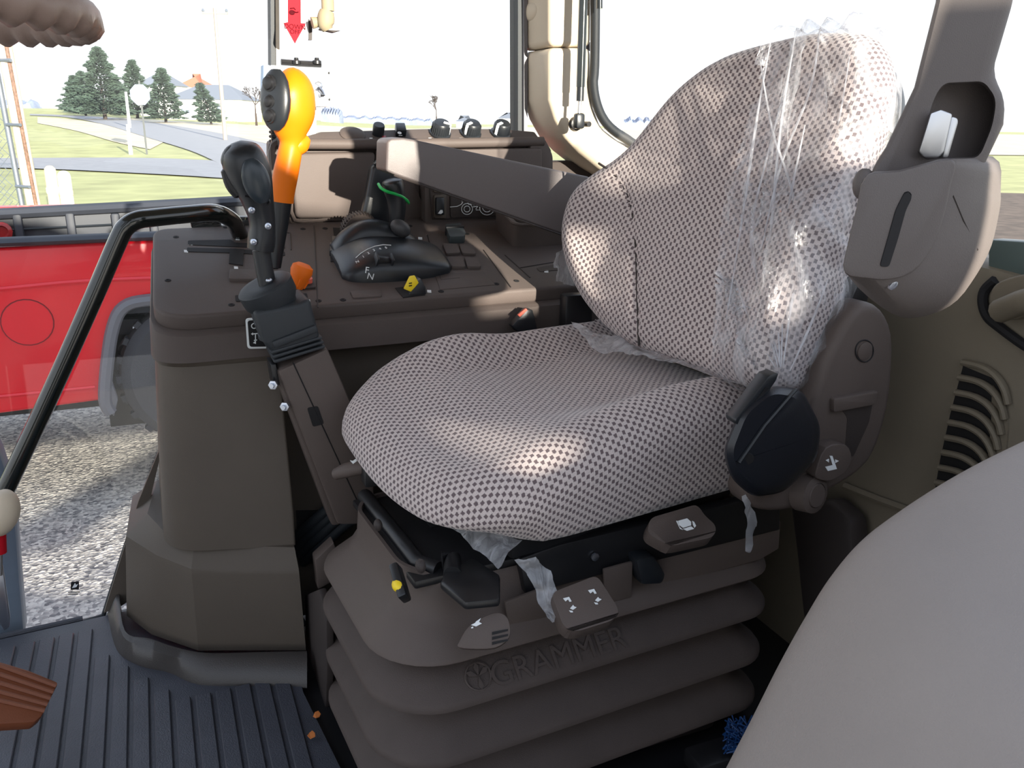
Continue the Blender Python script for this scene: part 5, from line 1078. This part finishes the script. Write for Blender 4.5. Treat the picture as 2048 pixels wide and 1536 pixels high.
for k in range(5):
    f = k / 4; put('pad_rib', tube([U(-100, 1305 + 92 * f, pl=(pn_, pp_)), U(0, 1332 + 70 * f, pl=(pn_, pp_)), U(112 - 24 * f, 1372 + 50 * f, pl=(pn_, pp_))], .0038, 6), PEDAL, t)
put('pedal_arm', tube([U(-60, 1400, pl=(pn_, pp_)) - pn_ * .02, Vector((-.48, 1.30, .02))], .014, 8), BLK2, t)
t = thing('column_knob', 'cream rounded lever knob with a red collar at the left edge', 'knob', U(5, 1060, Y=1.40))
put('knob', ell(U(2, 1026, Y=1.40), (.026, .03, .038), rot=Matrix.Rotation(.35, 3, 'Y')), P_BEI, t); put('collar', tube([U(-4, 1062, Y=1.41), U(-2, 1105, Y=1.41)], .011, 12), REDA, t); put('stem', tube([U(-2, 1105, Y=1.41), U(-2, 1150, Y=1.41)], .005, 8), CHR, t)
put('plate', prism(O([(-30, 1130), (5, 1130), (20, 1235), (18, 1256), (8, 1262), (-30, 1200)], Y=1.45), (0, .006, 0), .002), ZIN, t)
t = thing('hoses', 'bundle of black hydraulic hoses in the console opening', 'hose', U(620, 1100, Y=1.46))
for a, b in (((592, 1066), (676, 1000)), ((596, 1084), (682, 1012)), ((600, 1100), (684, 1030)), ((606, 1116), (690, 1050))):
    put('hose', tube(cr([U(a[0], a[1] + 8, Y=1.50), U((a[0] + b[0]) / 2, (a[1] + b[1]) / 2 + 4, Y=1.46), U(b[0], b[1], Y=1.44), U(b[0] + 30, b[1] - 20, Y=1.42)], 4), .0105, 10), RUB, t)
t = thing('seat_bracket', 'brown bracket on the floor between console and seat bellows', 'bracket', K(.0, .36, 0))
put('bracket_plate', prism(O([(610, 1190), (638, 1178), (652, 1240), (654, 1330), (650, 1430), (612, 1392)], X=.190), (.012, 0, 0), .003), P_DK, t)
put('bracket_rib', prism(O([(630, 1120), (668, 1085), (690, 1150), (636, 1180)], Y=1.34), (0, .03, 0), .003), P_SEAT, t)
put('bracket_bolt', lathe(U(607, 1244, Y=1.39), (-1, -.4, 0), [(.009, 0), (.009, .008), (0, .01)], 10), BLK, t)
t = thing('belt_buckle', 'black seat belt buckle with a red button beside the console', 'buckle', U(1050, 640, Y=1.42))
put('case', prism(O([(1024, 652), (1054, 618), (1066, 620), (1076, 660), (1036, 665)], Y=1.42), (0, .02, 0), .003), BLK, t); put('button', prism(O([(1036, 630), (1052, 617), (1055, 620), (1040, 634)], Y=1.418), (0, .004, 0)), REDB, t)
t = thing('cleaning_brush', 'blue bristled brush on the floor behind the bellows', 'brush', U(1440, 1500, Z=.0))
put('bristles', [tube([U(1490 + random.uniform(-45, 60), 1480 + random.uniform(-25, 30), Z=.05), U(1500 + random.uniform(-50, 60), 1470 + random.uniform(-40, 30), Z=.07)], .0012, 4) for k in range(160)], BLUE, t, kind='stuff')
put('handle', box(U(1450, 1510, Z=.03), (.12, .05, .03), .006), BLK2, t)
rnd = random.Random(5)
for q in ((634, 1432), (624, 1470)):
    p = U(q[0], q[1], Z=.022); t = thing('leaf_scrap', 'orange brown leaf scrap on the mat, ' + ('the one farther from the camera' if q[1] < 1450 else 'the one nearer the camera'), 'leaf', p, 'leaf scraps on the mat')
    put('leaf', prism([p + Vector((math.cos(a) * .006 * rnd.uniform(.6, 1.3), math.sin(a) * .009 * rnd.uniform(.6, 1.3), rnd.uniform(0, .002))) for a in [k * 1.047 for k in range(6)]], (0, 0, .001)), LEAF, t, smooth=0)
# maker's mark printed on the door glass
gd = thing('glass_decal', 'small black square emblem with a white figure printed low on the door glass', 'decal', U(150, 1172, pl=gp))
gq = (gp[0], gp[1] + Vector((0, -.004, 0)))
put('emblem', prism(round_poly(O([(142, 1164), (158, 1163), (158, 1179), (141, 1180)], pl=gq), .002), (0, .0008, 0)), P_HOLE, gd)
gq2 = (gp[0], gp[1] + Vector((0, -.0048, 0)))
put('emblem_figure', prism(O([(144, 1176), (147, 1171), (150, 1166), (152, 1170), (156, 1168), (153, 1174), (150, 1175)], pl=gq2), (0, .0005, 0)), WHT, gd, smooth=0)
put('fine_print', [prism(O([(136, y), (160 - k * 4, y - 1), (160 - k * 4, y + 1), (136, y + 1.5)], pl=gq), (0, .0005, 0)) for k, y in enumerate((1184, 1188))], P_HOLE, gd, smooth=0)

# ------------------------------------------------------------------ unseen blocker added behind the viewpoint; its outline shapes the sun in the cab
BLOCK_Y = -3.2
BLOCKER = thing('cab_shade_blocker', 'unseen made-up blocker behind the viewpoint, shaped to shade the cab', 'shade blocker', (.2, BLOCK_Y, -1))
def block_pts(pts): return [Vector((x0 - .10 * BLOCK_Y, BLOCK_Y, b - .17 * BLOCK_Y)) for x0, b in pts]
GREY = mat('blocker_grey', rgb(120, 124, 120), .5)
put('blocker_upper', prism(block_pts([(-1.6, .714), (-1.6, 1.5), (0, 1.36), (.30, 1.20), (.42, 1.132), (.465, 1.075), (.575, 1.065), (.595, 1.13), (.69, 1.14), (.702, .86), (.845, .86), (.849, 1.06), (1.5, 1.06), (1.5, .714)]), -SUN_DIR * 1.1, .0), GREY, BLOCKER)  # upper blocking piece, top edge follows the wanted shade edges
put('frame', prism(block_pts([(-1.6, .02), (1.5, .02), (1.5, .714), (.575, .714), (.57, .709), (.50, .692), (.455, .704), (.45, .714), (-1.6, .714)]), -SUN_DIR * 1.1, .0), GREY, BLOCKER)  # lower blocking piece, notched to let a sun patch reach the cushion
put('blocker_bar', prism(block_pts([(.685, 1.04), (.87, .985), (.87, 1.15), (.685, 1.20)]), -SUN_DIR * .3), GREY, BLOCKER)  # added bar that keeps the sun off the armrest
for x in (-1.1, 1.6):
    for y in (BLOCK_Y - .15, BLOCK_Y - .95):
        put('blocker_leg', box((x, y, .62), (.12, .12, .9), .01), GREY, BLOCKER); put('wheel', lathe((x, y - .14, -.4), (0, 1, 0), [(.3, 0), (.55, .02), (.6, .06), (.6, .22), (.55, .26), (.3, .28)], 32), TIRE, BLOCKER)  # legs and wheels made up to carry the blocker

# left rear wheel of the tractor itself, just outside the frame at lower right
RW = thing('rear_wheel', 'large left rear tractor tyre below the cab, outside the view', 'wheel', (1.62, -.35, -1))
put('tyre', lathe((1.62, -.50, -.14), (0, 1, 0), [(.45, .04), (.7, 0), (.82, .03), (.86, .08), (.86, .40), (.82, .45), (.7, .48), (.45, .44)], 48), TIRE, RW)
put('wheel_disc', lathe((1.62, -.40, -.14), (0, 1, 0), [(.46, 0), (.44, .1), (.15, .14), (0, .14)], 32), YEL, RW)

# unseen plates added below the cab, cut to cast shade bands on the pavement
GBLOCK = thing('ground_shade_blocker', 'unseen made-up plates below the cab, shaped to cast shade bands on the pavement', 'steps', (.1, .3, -.5))
def band_pts(pts): return [Vector((x0 - .03, .30, b - .051)) for x0, b in pts]
put('blocker_band', prism(band_pts([(.8, .0), (.36, -.099), (-.017, -.178), (-.302, -.238), (-.6, -.262), (-.6, -.295), (-.259, -.290), (-.09, -.288), (.054, -.252), (.282, -.204), (.8, -.12)]), (0, -.05, 0)), BLK2, GBLOCK)
put('blocker_streak', prism(band_pts([(.4, -.312), (.168, -.331), (-.05, -.342), (.168, -.35), (.4, -.36)]), (0, -.05, 0)), BLK2, GBLOCK)
put('blocker_sheet', prism(band_pts([(-.5, -.335), (-.3, -.352), (-.1, -.378), (.4, -.388), (.4, -.6), (-.5, -.6)]), (0, -.05, 0)), BLK2, GBLOCK)
